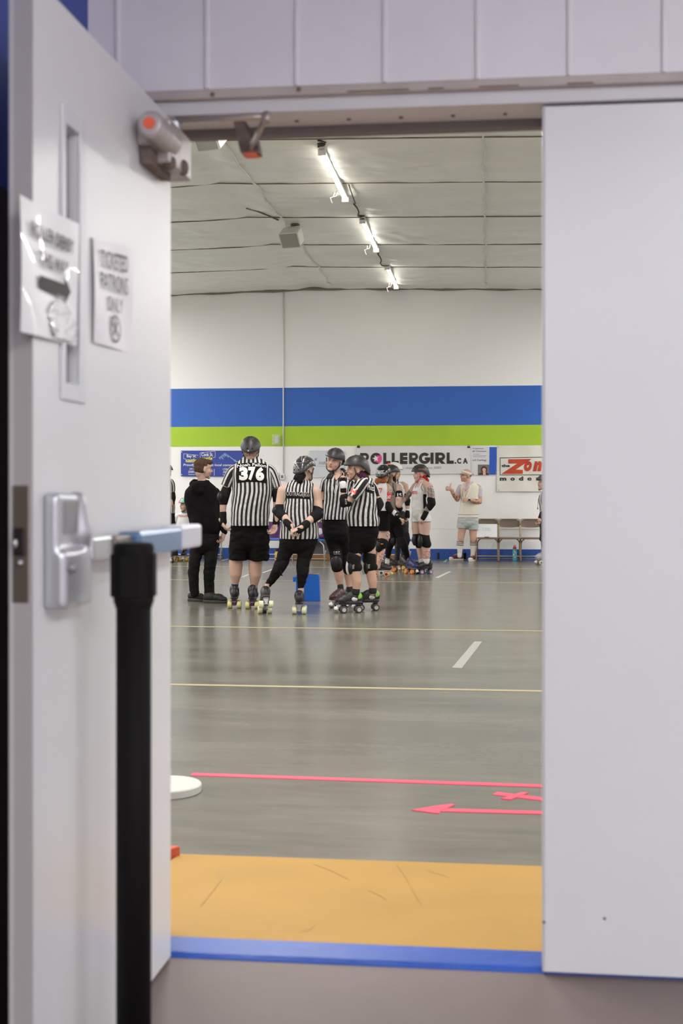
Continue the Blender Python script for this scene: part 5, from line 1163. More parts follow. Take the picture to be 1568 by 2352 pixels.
text_on(g, 'KILLER PADS', lambda u, v: p.J(u, v, -.012)-FW*(.0748*math.sqrt(max(.1, 1-((u-772.5)/16)**2))+.004), 766, 781.5, 1272.6, 1270.6, .0)
p.part('pad_lettering', g, mat('pad_print', (190, 186, 182), .6), kp, smooth=False)
p.wrap('knee_pad_strap', [(771, 1268, -.01, 15), (771.5, 1274, -.01, 15)], pad_m)
p.wrap('sock', [(781.5, 1346, 0, 7.3), (782, 1356, 0, 7.6)], mat('sock_black', (22, 20, 24))); p.wrap('sock', [(802.3, 1349, .08, 7.2), (803, 1358, .08, 7.5)], mat('sock_black', (22, 20, 24)))
kw = dict(wheel=(58, 54, 55), wheel2=(150, 146, 142), hub=(200, 196, 190), stop=(220, 216, 210), lace=(60, 40, 38))
p.skate(778, 1391, 38, 14.5, k=1.05, top=.17, boot=(66, 32, 32), accent=None, **kw); p.skate(801, 1387, 12, 14.95, k=1.05, top=.17, boot=(34, 34, 38), plate=(150, 148, 150), **kw)
p.finish()
# ---------------------------------------------------------------- referee in profile pointing at self
p = Person(13.95, (830, 1405), 'referee in profile facing left with a red and white flag patch on the striped sleeve', (228, 178, 152))
p.head(818.5, 1080, 78, 6, 0, 0, 1.04, neck=(828, 1102, .0, 12.5), mouth_open=1)
p.hair((104, 62, 44), [(0, -.07, -.03, .066, .045, .05), (.0, -.10, -.055, .06, .036, .05), (0, -.115, -.075, .045, .03, .035)]); p.hair((76, 42, 66), [(-.05, -.035, -.035, .028, .04, .045), (.05, -.035, -.035, .028, .04, .045), (-.055, -.07, -.05, .022, .035, .04)], 'hair_streak')
p.helmet(helm_black, k=1.10, tilt=0, drop=.0)
sec = [(1208, 834, 35, .165, 0), (1200, 833, 37, .17, 0), (1186, 832, 36.5, .175, 0), (1170, 832.5, 33.5, .175, 0), (1155, 834, 31, .17, 0), (1140, 834.5, 28, .175, 0), (1126, 834, 26.5, .18, 0), (1115, 834.5, 25, .18, .0), (1107, 836, 21, .165, .01), (1101, 838, 18, .12, .01), (1097, 837, 14, .07, .01)]
p.shirt('referee_shirt', sec, ref_m, taper=.3, uo=.03, wr=.012, lean=-.10)
so = p.shirt_obj
p.patch('name_panel', lambda u, v: (842.5+17*u-2*v, 1130-21*v+5*u), mat('panel_black', (28, 24, 25)), 10, 10, .004)
p.label_text('name_lettering', [('Phizz', 844, 860.5, 1113, 1125, .01, 0)], mat('number_white', (224, 222, 220)), .008, warp=lambda x, y: (x, y+(x-848)*.25))
p.sleeve('sleeve', [(838, 1107, -.13, 10), (832, 1112, -.17, 12.5), (822, 1126, -.2, 13), (808, 1144, -.22, 12.5)], ref_m, parent=so)
g = Geo(); o_ = Vector((0, 0, CH))
slv = so.children[-1] if so.children[-1].name.startswith('sleeve') else [c for c in so.children if c.name.startswith('sleeve')][-1]
bv = BVHTree.FromPolygons([tuple(v.co+p.base) for v in slv.data.vertices], [tuple(f_.vertices) for f_ in slv.data.polygons])
def onb(bv, x, y, off):
    d = (P(x, y, 1)-o_).normalized(); h = bv.ray_cast(o_, d)[0] or bv.find_nearest(p.J(x, y, -.25))[0]; return h-d*off
fl = [(808, 1120.5), (819.5, 1125.5), (815, 1137), (804, 1131.5)]
def fm(u, v): a = Vector(fl[0])*(1-u)+Vector(fl[1])*u; b = Vector(fl[3])*(1-u)+Vector(fl[2])*u; return b*(1-v)+a*v
def fq(gg, u0, u1, v0, v1, off): gg.grid(lambda u, v: onb(bv, *fm(u0+(u1-u0)*u, v0+(v1-v0)*v), off), 4, 4)
fq(g, 0, 1, 0, 1, .003); fp = p.part('flag_patch', g, mat('flag_white', (224, 220, 218), .7), slv)
g = Geo(); fq(g, 0, .27, 0, 1, .0045); fq(g, .73, 1, 0, 1, .0045)
lf = [(.5, .85), (.55, .68), (.62, .72), (.6, .5), (.7, .52), (.6, .3), (.53, .3), (.52, .15), (.48, .15), (.47, .3), (.4, .3), (.3, .52), (.4, .5), (.38, .72), (.45, .68)]
g.add([onb(bv, *fm(*q), .0045) for q in lf], [tuple(range(len(lf)))]); p.part('flag_print', g, mat('flag_red', (224, 70, 48), .7), fp)
p.limb((834, 1108, -.12, 9), (808, 1142, -.2, 9), (797, 1153, -.2, 8.8), (791, 1151, -.2, 8.2), (788.5, 1135, -.2, 7), (787, 1117, -.19, 5.5), (787, 1103, -.19, 5), (788, 1097, -.19, 3.5))
g = Geo(); g.cap_chain(p.C((799, 1155, -.2, 9.5), (790.5, 1153, -.2, 11), (790, 1141, -.2, 9.5))); g.cap_chain(p.C((788.5, 1158, -.2, 8.5), (785, 1146, -.2, 6))); ep = p.part('elbow_pad', g, pad_m, un=.008)
g = Geo(); text_on(g, 'TSG', lambda u, v: p.J(794+u, 1152-v, -.262), -2.2, 2.2, -6.5, 6.5, 0); 
p.part('pad_lettering', g, mat('pad_print', (190, 186, 182)), ep, smooth=False)
p.wrap('wrist_guard', [(788.5, 1129, -.2, 7.2), (788, 1122, -.2, 7.2)]); p.wrap('wrist_band', [(787.7, 1118, -.2, 8), (787.3, 1111, -.2, 8)], mat('band_white', (214, 212, 210), .6)); p.wrap('wrist_guard', [(787, 1107, -.19, 6.8), (787, 1101, -.19, 7)])
p.hand(p.J(786.5, 1106, -.19), UP*1+RT*.1, RT*.6+FW*-.5, 1, 95, .72); p.limb((788, 1099, -.19, 1.9), (788.8, 1092, -.19, 1.8), (789.3, 1086, -.19, 1.6))
p.limb((850, 1112, .15, 8), (860, 1128, .17, 8), (868, 1150, .17, 8), (866, 1165, .15, 7)); p.sleeve('sleeve', [(847, 1107, .13, 7.5), (855, 1114, .16, 8.5), (861, 1126, .17, 9), (865, 1140, .17, 8.5)], ref_m, parent=so); p.wrap('elbow_pad', [(868, 1150, .17, 10), (871, 1158, .16, 11), (867, 1168, .13, 9.5)])
p.limb((866, 1165, .15, 7), (850, 1180, .02, 6)); p.hand(p.J(852, 1178, .05), RT*-1, UP, 1, 30, 1)
p.limb((822, 1245, -.06, 15), (815, 1275, -.07, 14), (812, 1292, -.07, 12), (815, 1318, -.07, 12), (819, 1335, -.07, 11.5), (818, 1353, -.07, 8.6), (816, 1364, -.07, 7)); p.limb((848, 1245, .06, 15), (849, 1275, .05, 14), (848, 1292, .05, 12), (852, 1318, .05, 12), (855, 1335, .05, 11.3), (856, 1352, .05, 8.4), (855, 1362, .05, 7))
p.pants('shorts', ((1192, 834, 29), (1204, 834, 33), (1222, 834.5, 36), (1235, 833, 34), (1242, 832, 33)), [((822, 1230, -.05, 20), (818, 1250, -.06, 18.5), (816.5, 1266, -.06, 16.5)), ((848, 1230, .05, 19), (848, 1246, .05, 14), (848, 1258, .05, 12))], mat('shorts_black', (24, 21, 22)), hd=.15)
for (dx, dy, dz) in ((0, 0, -.07), (35.5, -1, .05)):
    g = Geo(); g.cap_chain(p.C((812.5+dx, 1279+dy, dz, 16.2), (812+dx, 1290+dy, dz, 16), (812.5+dx, 1300+dy, dz, 15.5), (809+dx, 1312+dy, dz, 9.5))); g.cap_chain(p.C((814+dx, 1303+dy, dz, 15), (821+dx, 1303+dy, dz, 11))); kp = p.part('knee_pad', g, pad_m, un=.008)
    g = Geo(); M = p.frame(80, 0, 0) ; g.sphere(p.J(800+dx, 1303+dy, dz), (.05, .030, .085), M); p.part('knee_cap', g, mat('cap_white', (206, 204, 202), .4), kp)
    g = Geo(); q = p.J(804.5+dx, 1303+dy, dz-.02); g.sphere(q, (.058, .035, .078), M); p.part('knee_shell', g, shell_m, kp)
    g = Geo(); text_on(g, '187', lambda u, v: p.J(811.5+dx+dx*.001+u, 1302+dy-v, dz-.082-.002*abs(u)), -2.2, 2.2, -5, 5, 0); p.part('pad_lettering', g, mat('pad_print', (190, 186, 182)), kp, smooth=False)
p.wrap('sock', [(817.7, 1355, -.07, 9.2), (816.6, 1361, -.07, 9)], mat('sock_black', (22, 20, 24))); p.wrap('sock', [(855.8, 1353, .05, 9.2), (855.2, 1358, .05, 9)], mat('sock_black', (22, 20, 24)))
kw = dict(boot=(34, 31, 32), wheel=(62, 60, 60), hub=(176, 174, 172), accent=((126, 196, 70), (206, 204, 202)), stop=(224, 220, 214), k=1.12, plate=(70, 68, 70), top=.19)
p.skate(804.5, 1404, 78, 13.9, **kw); p.skate(844.5, 1400, 80, 14.15, **kw)
p.finish()
# ---------------------------------------------------------------- skaters of the far group
white_j = mat('jersey_white', (212, 210, 210), .8, bump=.4, bs=9)
red_p = mat('print_red_jersey', (204, 66, 50), .6)
# helmeted skater with 247 armband
p = Person(19.7, (878, 1326), 'skater in white top numbered 77 with a 247 armband, black helmet and long reddish hair', (224, 176, 156), voxel=.009)
p.head(881, 1091, -155, 3, 0, 0, 1.04, neck=(879, 1113, 0, 8))
p.hair((150, 88, 52), [(0, -.06, -.04, .07, .05, .05), (-.03, -.09, -.07, .05, .035, .045), (-.075, -.09, -.09, .035, .03, .045), (-.10, -.09, -.14, .022, .022, .05), (.02, -.07, -.09, .05, .035, .03)])
p.helmet(helm_gloss, k=1.07, drop=.002)
c_, M_, K_, pt_ = p.hel; g = Geo()
text_on(g, 'CRY HAVOC', lambda u, v: c_+M_ @ pt_(math.radians(u), v, 1.008), 214, 303, .82, .62, .03)
p.part('helmet_lettering', g, mat('emblem_white', (216, 214, 212)), smooth=False)
sec = [(1178, 878, 14, .13, 0), (1172, 877.5, 15, .135, 0), (1160, 877, 15.5, .13, 0), (1145, 877, 16, .13, 0), (1130, 876, 16.5, .125, 0), (1120, 876, 15.5, .12, 0), (1114, 877, 12, .10, 0), (1110, 878, 9.5, .075, 0)]
p.shirt('tank_top', sec, white_j, wr=.008)
p.label_text('number', [('77', 866, 877.5, 1121, 1133, .02, 0)], red_p, .008)
p.limb((888, 1117, -.02, 7), (892, 1123, -.03, 8.5), (890, 1140, -.05, 7.5), (889, 1155, -.06, 7), (895, 1168, -.08, 6.5), (903, 1176, -.1, 5.5), (913, 1184, -.12, 4.6)); p.limb((866, 1117, .05, 6), (860, 1130, .08, 6.5), (861, 1152, .1, 6), (866, 1166, .05, 5))
p.wrap('tattoo', [(893.5, 1124, -.03, 8.0), (891, 1136, -.05, 7.8), (889.5, 1148, -.06, 7.3)], inkmat('ink_grey', (206, 166, 150), (112, 104, 102), 34, .42, .5), .007)
ab = p.wrap('arm_band', [(890.5, 1136.5, -.05, 8.8), (889.8, 1145, -.055, 8.6)], mat('band_red', (196, 58, 50), .6), .006, 1)
g = Geo(); text_on(g, '247', lambda u, v: p.J(u, v, -.05)-FW*(.062*math.sqrt(max(.1, 1-((u-890)/9.6)**2))+.006), 887, 897, 1146, 1138, .03); p.part('band_lettering', g, mat('number_white', (224, 222, 220)), ab, smooth=False)
p.wrap('elbow_pad', [(888.5, 1157, -.06, 9.2), (891, 1165, -.08, 9.8), (897, 1172, -.09, 8.2)]); p.wrap('wrist_band', [(904.5, 1176.5, -.1, 6), (908.5, 1180.5, -.11, 6)], mat('band_white', (214, 212, 210)))
wg = p.wrap('wrist_guard', [(911, 1182, -.12, 6.2), (917, 1188, -.12, 6), (920, 1190, -.12, 5.5)]); p.hand(p.J(916, 1187, -.12), RT*1-UP*.75, RT*-.5-UP*.8+FW*.2, -1, 36, 1.05)
g = Geo(); text_on(g, '187', lambda u, v: p.J(911.5+u, 1182.5-v, -.168), -2.8, 2.8, -1.6, 1.6, .02); p.part('pad_lettering', g, mat('pad_print', (190, 186, 182)), wg, smooth=False)
p.limb((880, 1175, 0, 10), (882, 1215, 0, 11), (882, 1235, 0, 12), (880, 1248, -.02, 9), (876, 1262, -.02, 8), (873, 1278, 0, 7.5), (869.5, 1293, 0, 5.2), (868, 1303, 0, 5.2)); p.limb((876, 1175, .03, 10), (872, 1215, .12, 11), (868, 1240, .12, 10), (864, 1265, .12, 8), (862, 1295, .12, 5))
p.wrap('tattoo', [(876.5, 1262, -.02, 8.3), (873.5, 1277, 0, 7.8), (871, 1287, 0, 6.6)], inkmat('ink_sparse', (218, 172, 152), (110, 96, 94), 24, .55, .6), .007)
p.wrap('tattoo', [(889, 1226, -.035, 6.5), (890, 1234, -.035, 5.5)], inkmat('ink_sparse', (218, 172, 152)), .007)
g = Geo(); g.loft([[p.J(xc, py, 0)+RT*(math.cos(t)*hw/p.s)+FW*(math.sin(t)*.14) for t in [2*math.pi*j/24 for j in range(24)]] for py, xc, hw in ((1172, 877.5, 14), (1180, 878, 15), (1195, 878.5, 16), (1208, 879, 16), (1219, 880, 15.2))]); p.part('skirt', g, cloth_b, un=.009)
p.kneepad([(880, 1243, -.02, 11), (877, 1252, -.02, 11.5), (872, 1260, -.02, 10)], (868, 1252, -.05), (-.8, 0, -.5), r=(.055, .035, .075)); p.wrap('knee_pad', [(868, 1243, .1, 10), (864, 1255, .1, 10.5)])
g = Geo(); g.box(p.J(877, 1249.5, -.105), (.035, .01, .012)); p.part('pad_tab', g, mat('tab_orange', (226, 140, 70), .5))
p.wrap('tattoo', [(883, 1264, .14, .5), (883, 1265, .14, .5)], mat('skin_224_176_156', (224, 176, 156)), .008) if False else None
kw = dict(k=1.1)
p.skate(876, 1324, -80, 19.75, boot=(36, 34, 36), wheel=(214, 208, 204), hub=(70, 36, 60), wheel2=(226, 138, 70), plate=(206, 204, 206), stop=(200, 180, 110), sole=(0, 0, 0), **kw); p.skate(866, 1320, -75, 20.1, boot=(36, 34, 36), wheel=(214, 208, 204), plate=(206, 204, 206), **kw)
p.finish()
# grey tank skater with 15 armband
p = Person(20.6, (915, 1318), 'skater in grey tank top with a 15 armband and black leggings, standing with feet apart', (232, 188, 166), voxel=.009)
p.head(899, 1090, -112, 2, 0, 0, 1.04, neck=(900, 1113, 0, 7.5))
p.hair((132, 96, 60), [(0, -.05, -.05, .065, .05, .06), (0, -.08, -.1, .05, .035, .05), (.03, -.05, -.11, .03, .03, .04)]); p.hair((34, 26, 26), [(.05, .02, -.05, .022, .03, .06), (-.05, .02, -.05, .022, .03, .06)], 'hair_strand')
p.helmet(helm_black, k=1.06)
sec = [(1180, 901, 15, .12, 0), (1174, 901, 16, .125, 0), (1160, 900, 15, .12, 0), (1145, 901, 14.5, .12, 0), (1130, 901, 14.5, .12, 0), (1120, 900, 14.5, .115, 0), (1113, 900, 12, .10, 0), (1108, 900, 8, .07, 0)]
p.shirt('tank_top', sec, mat('tank_grey', (134, 126, 120), .8, bump=.4, bs=9), wr=.008)
g = Geo(); g.tube([p.on(x, y, .003) for x, y in ((902, 1110), (902.5, 1120), (906, 1130), (913, 1136))], .006, 6); p.part('binding', g, mat('panel_black', (28, 24, 25)), p.shirt_obj)
p.label_text('back_lettering', [('NS', 900, 905, 1131.5, 1137, .02, 0)], mat('print_black', (44, 38, 38)), .008)
p.limb((908, 1116, -.02, 8), (914, 1121, -.04, 9.3), (915, 1135, -.07, 8.3), (916, 1150, -.1, 8), (916.5, 1160, -.12, 7.5), (920, 1150, -.02, 6.5), (924, 1142, .1, 5.5)); p.hand(p.J(924, 1142, .1), UP*.5+FW*1, RT*-1, 1, 40, 1)
ab = p.wrap('arm_band', [(915, 1133, -.07, 9.2), (915.3, 1140, -.08, 9.1)], mat('pad_black', (24, 22, 23)), .006, 1)
g = Geo(); text_on(g, '15', lambda u, v: p.J(u, v, -.07)-FW*(.066*math.sqrt(max(.1, 1-((u-915)/9.8)**2))+.006), 911.5, 921.5, 1141, 1132.8, .05); p.part('band_lettering', g, mat('number_white', (224, 222, 220)), ab, smooth=False)
p.wrap('elbow_pad', [(915, 1165, -.08, 7.8), (918, 1168, -.04, 7)]); p.wrap('tattoo', [(915.5, 1144, -.09, 8.3), (916, 1158, -.11, 8)], inkmat('ink_faint', (220, 178, 160), (176, 138, 128), 26, .48, .56), .007)
p.limb((893, 1117, .02, 6), (890, 1135, .05, 6), (890, 1155, .08, 5.5), (900, 1168, .1, 5))
p.pants('leggings', ((1172, 901, 15), (1182, 902, 17), (1194, 904, 18)), [((911, 1200, 0, 12.5), (916, 1222, -.02, 11.5), (924, 1245, -.05, 9.8), (931, 1265, -.02, 8), (936.5, 1284, .0, 5.5)), ((896, 1200, .05, 12), (897, 1222, .05, 11), (898, 1240, .03, 9.5), (893, 1262, .1, 7.5), (890, 1280, .15, 5.5))], mat('leggings_black', (26, 23, 24)), hd=.13)
p.limb((906, 1170, 0, 10), (911, 1200, 0, 9), (924, 1245, -.05, 7), (931, 1265, -.02, 6), (938, 1284, 0, 4.5), (941, 1297, 0, 4.8)); p.limb((896, 1170, 0, 10), (896, 1200, .05, 9), (898, 1240, .03, 7), (890, 1275, .15, 4.8), (889, 1296, .15, 4.8))
p.wrap('knee_pad', [(921, 1238, -.05, 10.5), (926, 1250, -.06, 10.3), (929, 1258, -.05, 9)]); p.kneepad([(898, 1234, .02, 11), (897, 1244, .02, 11.5), (894, 1254, .05, 9.5)], (903, 1243, -.03), (.5, 0, -.8), r=(.055, .03, .08))
p.wrap('sock', [(938.5, 1289, 0, 5.3), (940, 1293, 0, 5.5)], mat('sock_white', (206, 202, 200), .8)); p.wrap('sock', [(889, 1287, .15, 5.3), (889, 1292, .15, 5.5)], mat('sock_white', (206, 202, 200)))
kw = dict(k=1.08, wheel=(64, 56, 54), wheel2=(222, 130, 62), hub=(232, 150, 84), stop=(220, 216, 206), plate=(120, 112, 112))
p.skate(945, 1319, -32, 20.4, boot=(40, 38, 92), accent=None, **kw); p.skate(896, 1312, -68, 21.0, boot=(42, 38, 40), **kw)
p.finish()
# skater in the white helmet cover
p = Person(21.5, (928, 1310), 'skater in a white helmet cover with an orange mark, standing behind the others', (226, 178, 154), voxel=.009)
p.head(905.5, 1086, -60, 0, 0, 0, 1.04, neck=(911, 1109, 0, 7))
p.helmet(mat('cover_white', (216, 212, 206), .7), k=1.12, drop=-.012, holes=False)
g = Geo(); c_, M_, K_, pt_ = p.hel
q = p.J(892.5, 1067.5, -.08); g.sphere(q, (.022, .04, .035), None, 12, 8); p.part('orange_mark', g, mat('mark_orange', (230, 84, 48), .6))
p.hair((66, 34, 34), [(0, -.05, -.03, .075, .06, .07), (.03, -.04, -.07, .05, .05, .05)])
sec = [(1180, 920, 14, .12, 0), (1172, 920, 14.5, .125, 0), (1155, 919, 14.5, .12, 0), (1138, 919, 14.5, .12, 0), (1125, 917, 14.5, .12, 0), (1116, 915, 13.5, .11, 0), (1109, 913, 9, .08, 0), (1105, 912, 6.5, .06, 0)]
p.shirt('tank_top', sec, white_j, wr=.008)
g = Geo(); g.tube([p.on(x, y, .003) for x, y in ((912.5, 1099), (913.8, 1106), (914, 1113))], .008, 6); g.tube([p.on(x, y, .003) for x, y in ((919, 1103), (922, 1110), (926, 1122))], .004, 6); p.part('binding', g, mat('panel_black', (28, 24, 25)), p.shirt_obj)
p.label_text('number', [('X', 921, 924.5, 1125, 1132, .03, 0)], red_p, .008)
p.limb((924, 1112, -.02, 6.5), (930, 1117, -.03, 8), (932, 1132, -.04, 7), (935, 1150, -.05, 6.5), (935, 1165, -.06, 5.6), (935, 1180, -.08, 4.4)); p.wrap('elbow_pad', [(929, 1139, -.04, 9), (934, 1150, -.05, 8.6), (935, 1159, -.06, 6.2)])
p.wrap('wrist_band', [(935, 1171, -.07, 5.2), (935, 1175, -.07, 5.2)], mat('band_white', (214, 212, 210))); p.wrap('wrist_guard', [(935, 1176, -.08, 5.6), (935.5, 1186, -.08, 5.8)]); p.hand(p.J(936, 1186, -.08), UP*-1+RT*-.25, RT*-.9+FW*-.2, 1, 48, 1.05)
p.pants('leggings', ((1172, 920, 14), (1184, 921, 15.5), (1200, 921, 16)), [((928, 1200, 0, 10.5), (929, 1220, 0, 9.5), (931, 1240, -.02, 7.5), (928, 1262, .0, 7), (927, 1280, .03, 5.5), (927, 1290, .03, 5)), ((915, 1200, .1, 10), (914, 1230, .1, 8.5), (913, 1262, .12, 7), (912, 1288, .12, 5))], mat('leggings_grey', (34, 30, 32), .8, bump=.3, bs=10), hd=.13); p.wrap('knee_pad', [(931, 1228, -.02, 9), (933, 1240, -.03, 9), (931, 1250, -.02, 8)])
p.limb((924, 1170, 0, 9), (928, 1200, 0, 8), (930, 1240, -.01, 5), (927, 1265, .02, 3.8), (927, 1296, .03, 4.6)); p.limb((915, 1170, 0, 9), (915, 1200, .1, 7.5), (914, 1240, .1, 4.5), (912, 1270, .12, 3.6), (912, 1296, .12, 3.8))
kw = dict(k=1.05, boot=(44, 38, 40), wheel=(220, 92, 60), wheel2=(206, 176, 96), hub=(206, 176, 96), plate=(90, 84, 84))
p.skate(927, 1311, -25, 21.45, **kw); p.skate(913, 1309, -20, 21.7, **kw)
p.finish()
# red haired skater in profile
p = Person(20.4, (972, 1317), 'skater in white top and white shorts with red hair and tattooed arms, facing left', (232, 188, 168), voxel=.009)
p.head(965, 1090, 76, 3, 0, 0, 1.05, neck=(967, 1110, 0, 7.5), lip=(190, 80, 80))
p.hair((170, 40, 44), [(0, -.05, -.03, .068, .05, .05), (0, -.09, -.06, .045, .035, .035), (0, -.115, -.09, .03, .03, .04), (.055, .01, -.03, .02, .025, .025), (-.055, .01, -.03, .02, .025, .025)])
p.helmet(helm_black, strap=(214, 48, 56), k=1.10)
c_, M_, K_, pt_ = p.hel; g = Geo(); text_on(g, 'SMASH', lambda u, v: c_+M_ @ pt_(math.radians(u), v, 1.008), 150, 195, .86, .78, 0); p.part('helmet_lettering', g, mat('emblem_orange', (206, 130, 90), .6), smooth=False)
sec = [(1176, 963, 17.5, .12, 0), (1168, 963, 18, .125, 0), (1158, 962, 17.5, .12, 0), (1148, 962, 17.2, .12, 0), (1138, 962.5, 18, .13, 0), (1130, 963, 17.8, .135, 0), (1121, 964, 15.5, .13, 0), (1114, 966, 13, .12, .0), (1108, 967, 9.5, .10, 0), (1103, 968, 7, .06, 0)]
p.shirt('tank_top', sec, white_j, wr=.008); so = p.shirt_obj
p.patch('side_panel', lambda u, v: (972+7.5*u-.5*v*(1-u), 1173-38*v), mat('panel_black', (28, 24, 25)), 5, 12, .004)
p.label_text('team_lettering', [('REDFOX', 944.8, 958.5, 1127.5, 1135, .02, 0)], red_p, .008)
g = Geo(); g.tube([p.on(x, y, .003) for x, y in ((960, 1108), (956, 1114), (953, 1121))], .0045, 6); g.tube([p.on(x, y, .003) for x, y in ((974.5, 1104), (969, 1112), (967, 1120), (970, 1127))], .0035, 6); p.part('binding', g, mat('binding_maroon', (86, 36, 40), .7), so)
p.patch('neck_opening', lambda u, v: (957.5+6.5*v+(u*2-1)*(1+5*v), 1119-14*v), p.skin, 6, 6, .0035, parent=so)
p.limb((975, 1110, -.08, 7.5), (984, 1117, -.14, 9), (988, 1132, -.16, 8.3), (991, 1148, -.17, 7.8), (988, 1160, -.18, 7), (981, 1171, -.18, 6), (974, 1186, -.18, 4.6)); p.limb((958, 1110, .08, 6), (952, 1116, .12, 6.5), (943, 1130, .16, 6.5), (936, 1139, .16, 6), (928, 1148, .15, 5.2), (918, 1156, .14, 4.5))
tm_ = inkmat('ink_grey', (206, 166, 150)); p.wrap('tattoo', [(985.5, 1120, -.145, 9), (989, 1132, -.165, 8.7), (990.5, 1143, -.17, 8.3)], tm_, .007); p.wrap('tattoo', [(944.5, 1128, .16, 7), (937, 1138, .16, 6.5), (930, 1146, .155, 5.6)], inkmat('ink_dense', (190, 160, 148), (110, 102, 100), 40, .3, .5), .007)
p.wrap('elbow_pad', [(989.5, 1147, -.17, 9.5), (991, 1156, -.18, 9.5), (985, 1166, -.18, 8)]); p.wrap('wrist_guard', [(978.5, 1176, -.18, 6.4), (974, 1185, -.18, 6.2), (971.5, 1190, -.18, 6.2)]); p.hand(p.J(972, 1188, -.18), UP*-1+RT*-.2, RT*-.6+FW*.6, 1, 38, 1)
p.wrap('forearm_tattoo', [(982, 1168, -.18, 6.7), (980, 1172, -.18, 6.5)], inkmat('ink_dense', (190, 160, 148)), .007)
p.pants('shorts', ((1168, 963, 17), (1174, 964.5, 18.8), (1180, 966, 20.5)), [], mat('shorts_white', (206, 204, 200), .8, bump=.5, bs=10), hd=.14, tubes=[[(1180, 973, 14.5, .13, -.05), (1190, 974.5, 15.5, .135, -.06), (1198, 975.5, 15.5, .13, -.07)], [(1180, 958, 13, .12, .05), (1190, 957, 13, .12, .06), (1199, 957, 12.5, .12, .06)]], sm=3, wr=.004)
p.limb((975, 1190, -.07, 14), (975, 1210, -.07, 13.5), (974, 1230, -.08, 11), (976, 1248, -.06, 9.5), (979, 1268, -.06, 9.3), (979.5, 1284, -.06, 7), (979, 1291, -.06, 5)); p.limb((957, 1190, .07, 12), (956, 1210, .06, 11.5), (957, 1230, .05, 9.5), (961, 1250, .07, 8), (964.5, 1268, .07, 7.5), (966, 1284, .07, 5.8), (967, 1291, .07, 4.5))
p.wrap('tattoo', [(978.5, 1262, -.065, 9.5), (979.5, 1276, -.065, 8.6)], inkmat('ink_color', (204, 160, 142), (128, 98, 92), 22, .5, .6), .007)
p.kneepad([(973, 1233, -.07, 13.5), (975, 1243, -.07, 13.5), (979, 1250, -.07, 11.5)], (964.5, 1243, -.13), (-.8, 0, -.5), r=(.06, .04, .10)); p.kneepad([(957, 1230, .05, 10.5), (959, 1243, .05, 10), (962, 1252, .05, 8.5)], (951.5, 1240, .0), (-.9, 0, -.3), r=(.055, .04, .095))
p.wrap('sock', [(979.5, 1286, -.06, 7.4), (979, 1290, -.06, 7.2)], mat('sock_white', (206, 202, 200))); p.wrap('sock', [(966.5, 1286, .07, 6.4), (967, 1290, .07, 6.4)], mat('sock_white', (206, 202, 200)))
kw = dict(k=1.05, boot=(26, 24, 26), hub=(180, 170, 190), lace=(214, 212, 210), plate=(60, 58, 62), stop=(60, 56, 60))
p.skate(976, 1316.5, 70, 20.35, wheel=(120, 92, 124), wheel2=(70, 150, 130), **kw); p.skate(964, 1315, 62, 20.6, wheel=(120, 92, 124), wheel2=(70, 150, 130), **kw)
p.finish()
# ---------------------------------------------------------------- man in the knitted vest
p = Person(24.05, (1072, 1288), 'man in cream knitted vest, headband and striped knee socks giving a thumbs up', (226, 172, 148), voxel=.009)
p.head(1069.5, 1092, 62, 2, -8, 0, 1.06, neck=(1075, 1112, 0, 7.5), brow=(90, 70, 60))
g = Geo(); g.sphere(p.hp(0, -.05, .015), (.078, .065, .055), p.hM); p.part('hair', g, mat('hair_stubble', (120, 96, 84), .8, var=.2, vs=80))
g = Geo(); g.sphere(p.hp(0, .045, -.088), (.045, .046, .028), p.hM); p.part('beard', g, mat('stubble', (186, 134, 112), .8))
g = Geo(); M = p.hM @ Matrix.Rotation(math.radians(14), 3, 'X')
rings = [[p.hp(0, -.010, .046)+M @ Vector((math.cos(t)*.084*sc_, math.sin(t)*.102*sc_, z)) for t in [2*math.pi*j/36 for j in range(36)]] for z, sc_ in ((-.022, 1.0), (-.018, 1.04), (.0, 1.05), (.018, 1.02), (.022, .97))]
g.loft(rings); hb = p.part('headband', g, mat('headband_cream', (214, 214, 200), .8))
g = Geo()
for k in range(14):
    t = 2*math.pi*k/14; c_ = p.hp(0, -.010, .046)
    g.sphere(c_+M @ Vector((math.cos(t)*.087, math.sin(t)*.105, 0)), (.006, .006, .013), None, 8, 6)
p.part('headband_pattern', g, mat('pattern_blue', (160, 178, 188), .8), hb)
g = Geo()
for sx in (-1, 1): g.tube([p.hp(sx*.031+.017*math.cos(t), .101, .004+.014*math.sin(t)) for t in [2*math.pi*j/16 for j in range(17)]], .0022, 5); g.tube([p.hp(sx*.048, .098, .008), p.hp(sx*.08, .01, .006)], .0025, 5)
p.part('glasses', g, mat('glasses_brown', (80, 52, 40), .4))
sec = [(1188, 1075, 22.5, .14, 0), (1182, 1075.5, 23.5, .145, 0), (1170, 1077, 22.5, .145, 0), (1158, 1078, 21.5, .14, 0), (1146, 1078.5, 21.5, .14, 0), (1134, 1079, 22.5, .14, 0), (1124, 1079, 23.5, .135, 0), (1117, 1079, 22.5, .12, 0), (1111, 1078.5, 16, .10, 0), (1106, 1078, 10, .08, 0)]
p.shirt('vest', sec, mat('knit_cream', (216, 212, 196), .9, bump=.25, bs=110), wr=.006); so = p.shirt_obj
g = Geo(); g.add(*(lambda h: (h.v, h.f))(p.torso_geo([(1188.5, 1075, 23, .145, 0), (1186, 1075, 23.4, .148, 0), (1183.5, 1075.2, 23.6, .149, 0)], n=6))); p.part('vest_hem', g, mat('hem_pinkwhite', (222, 214, 208), .85), so)
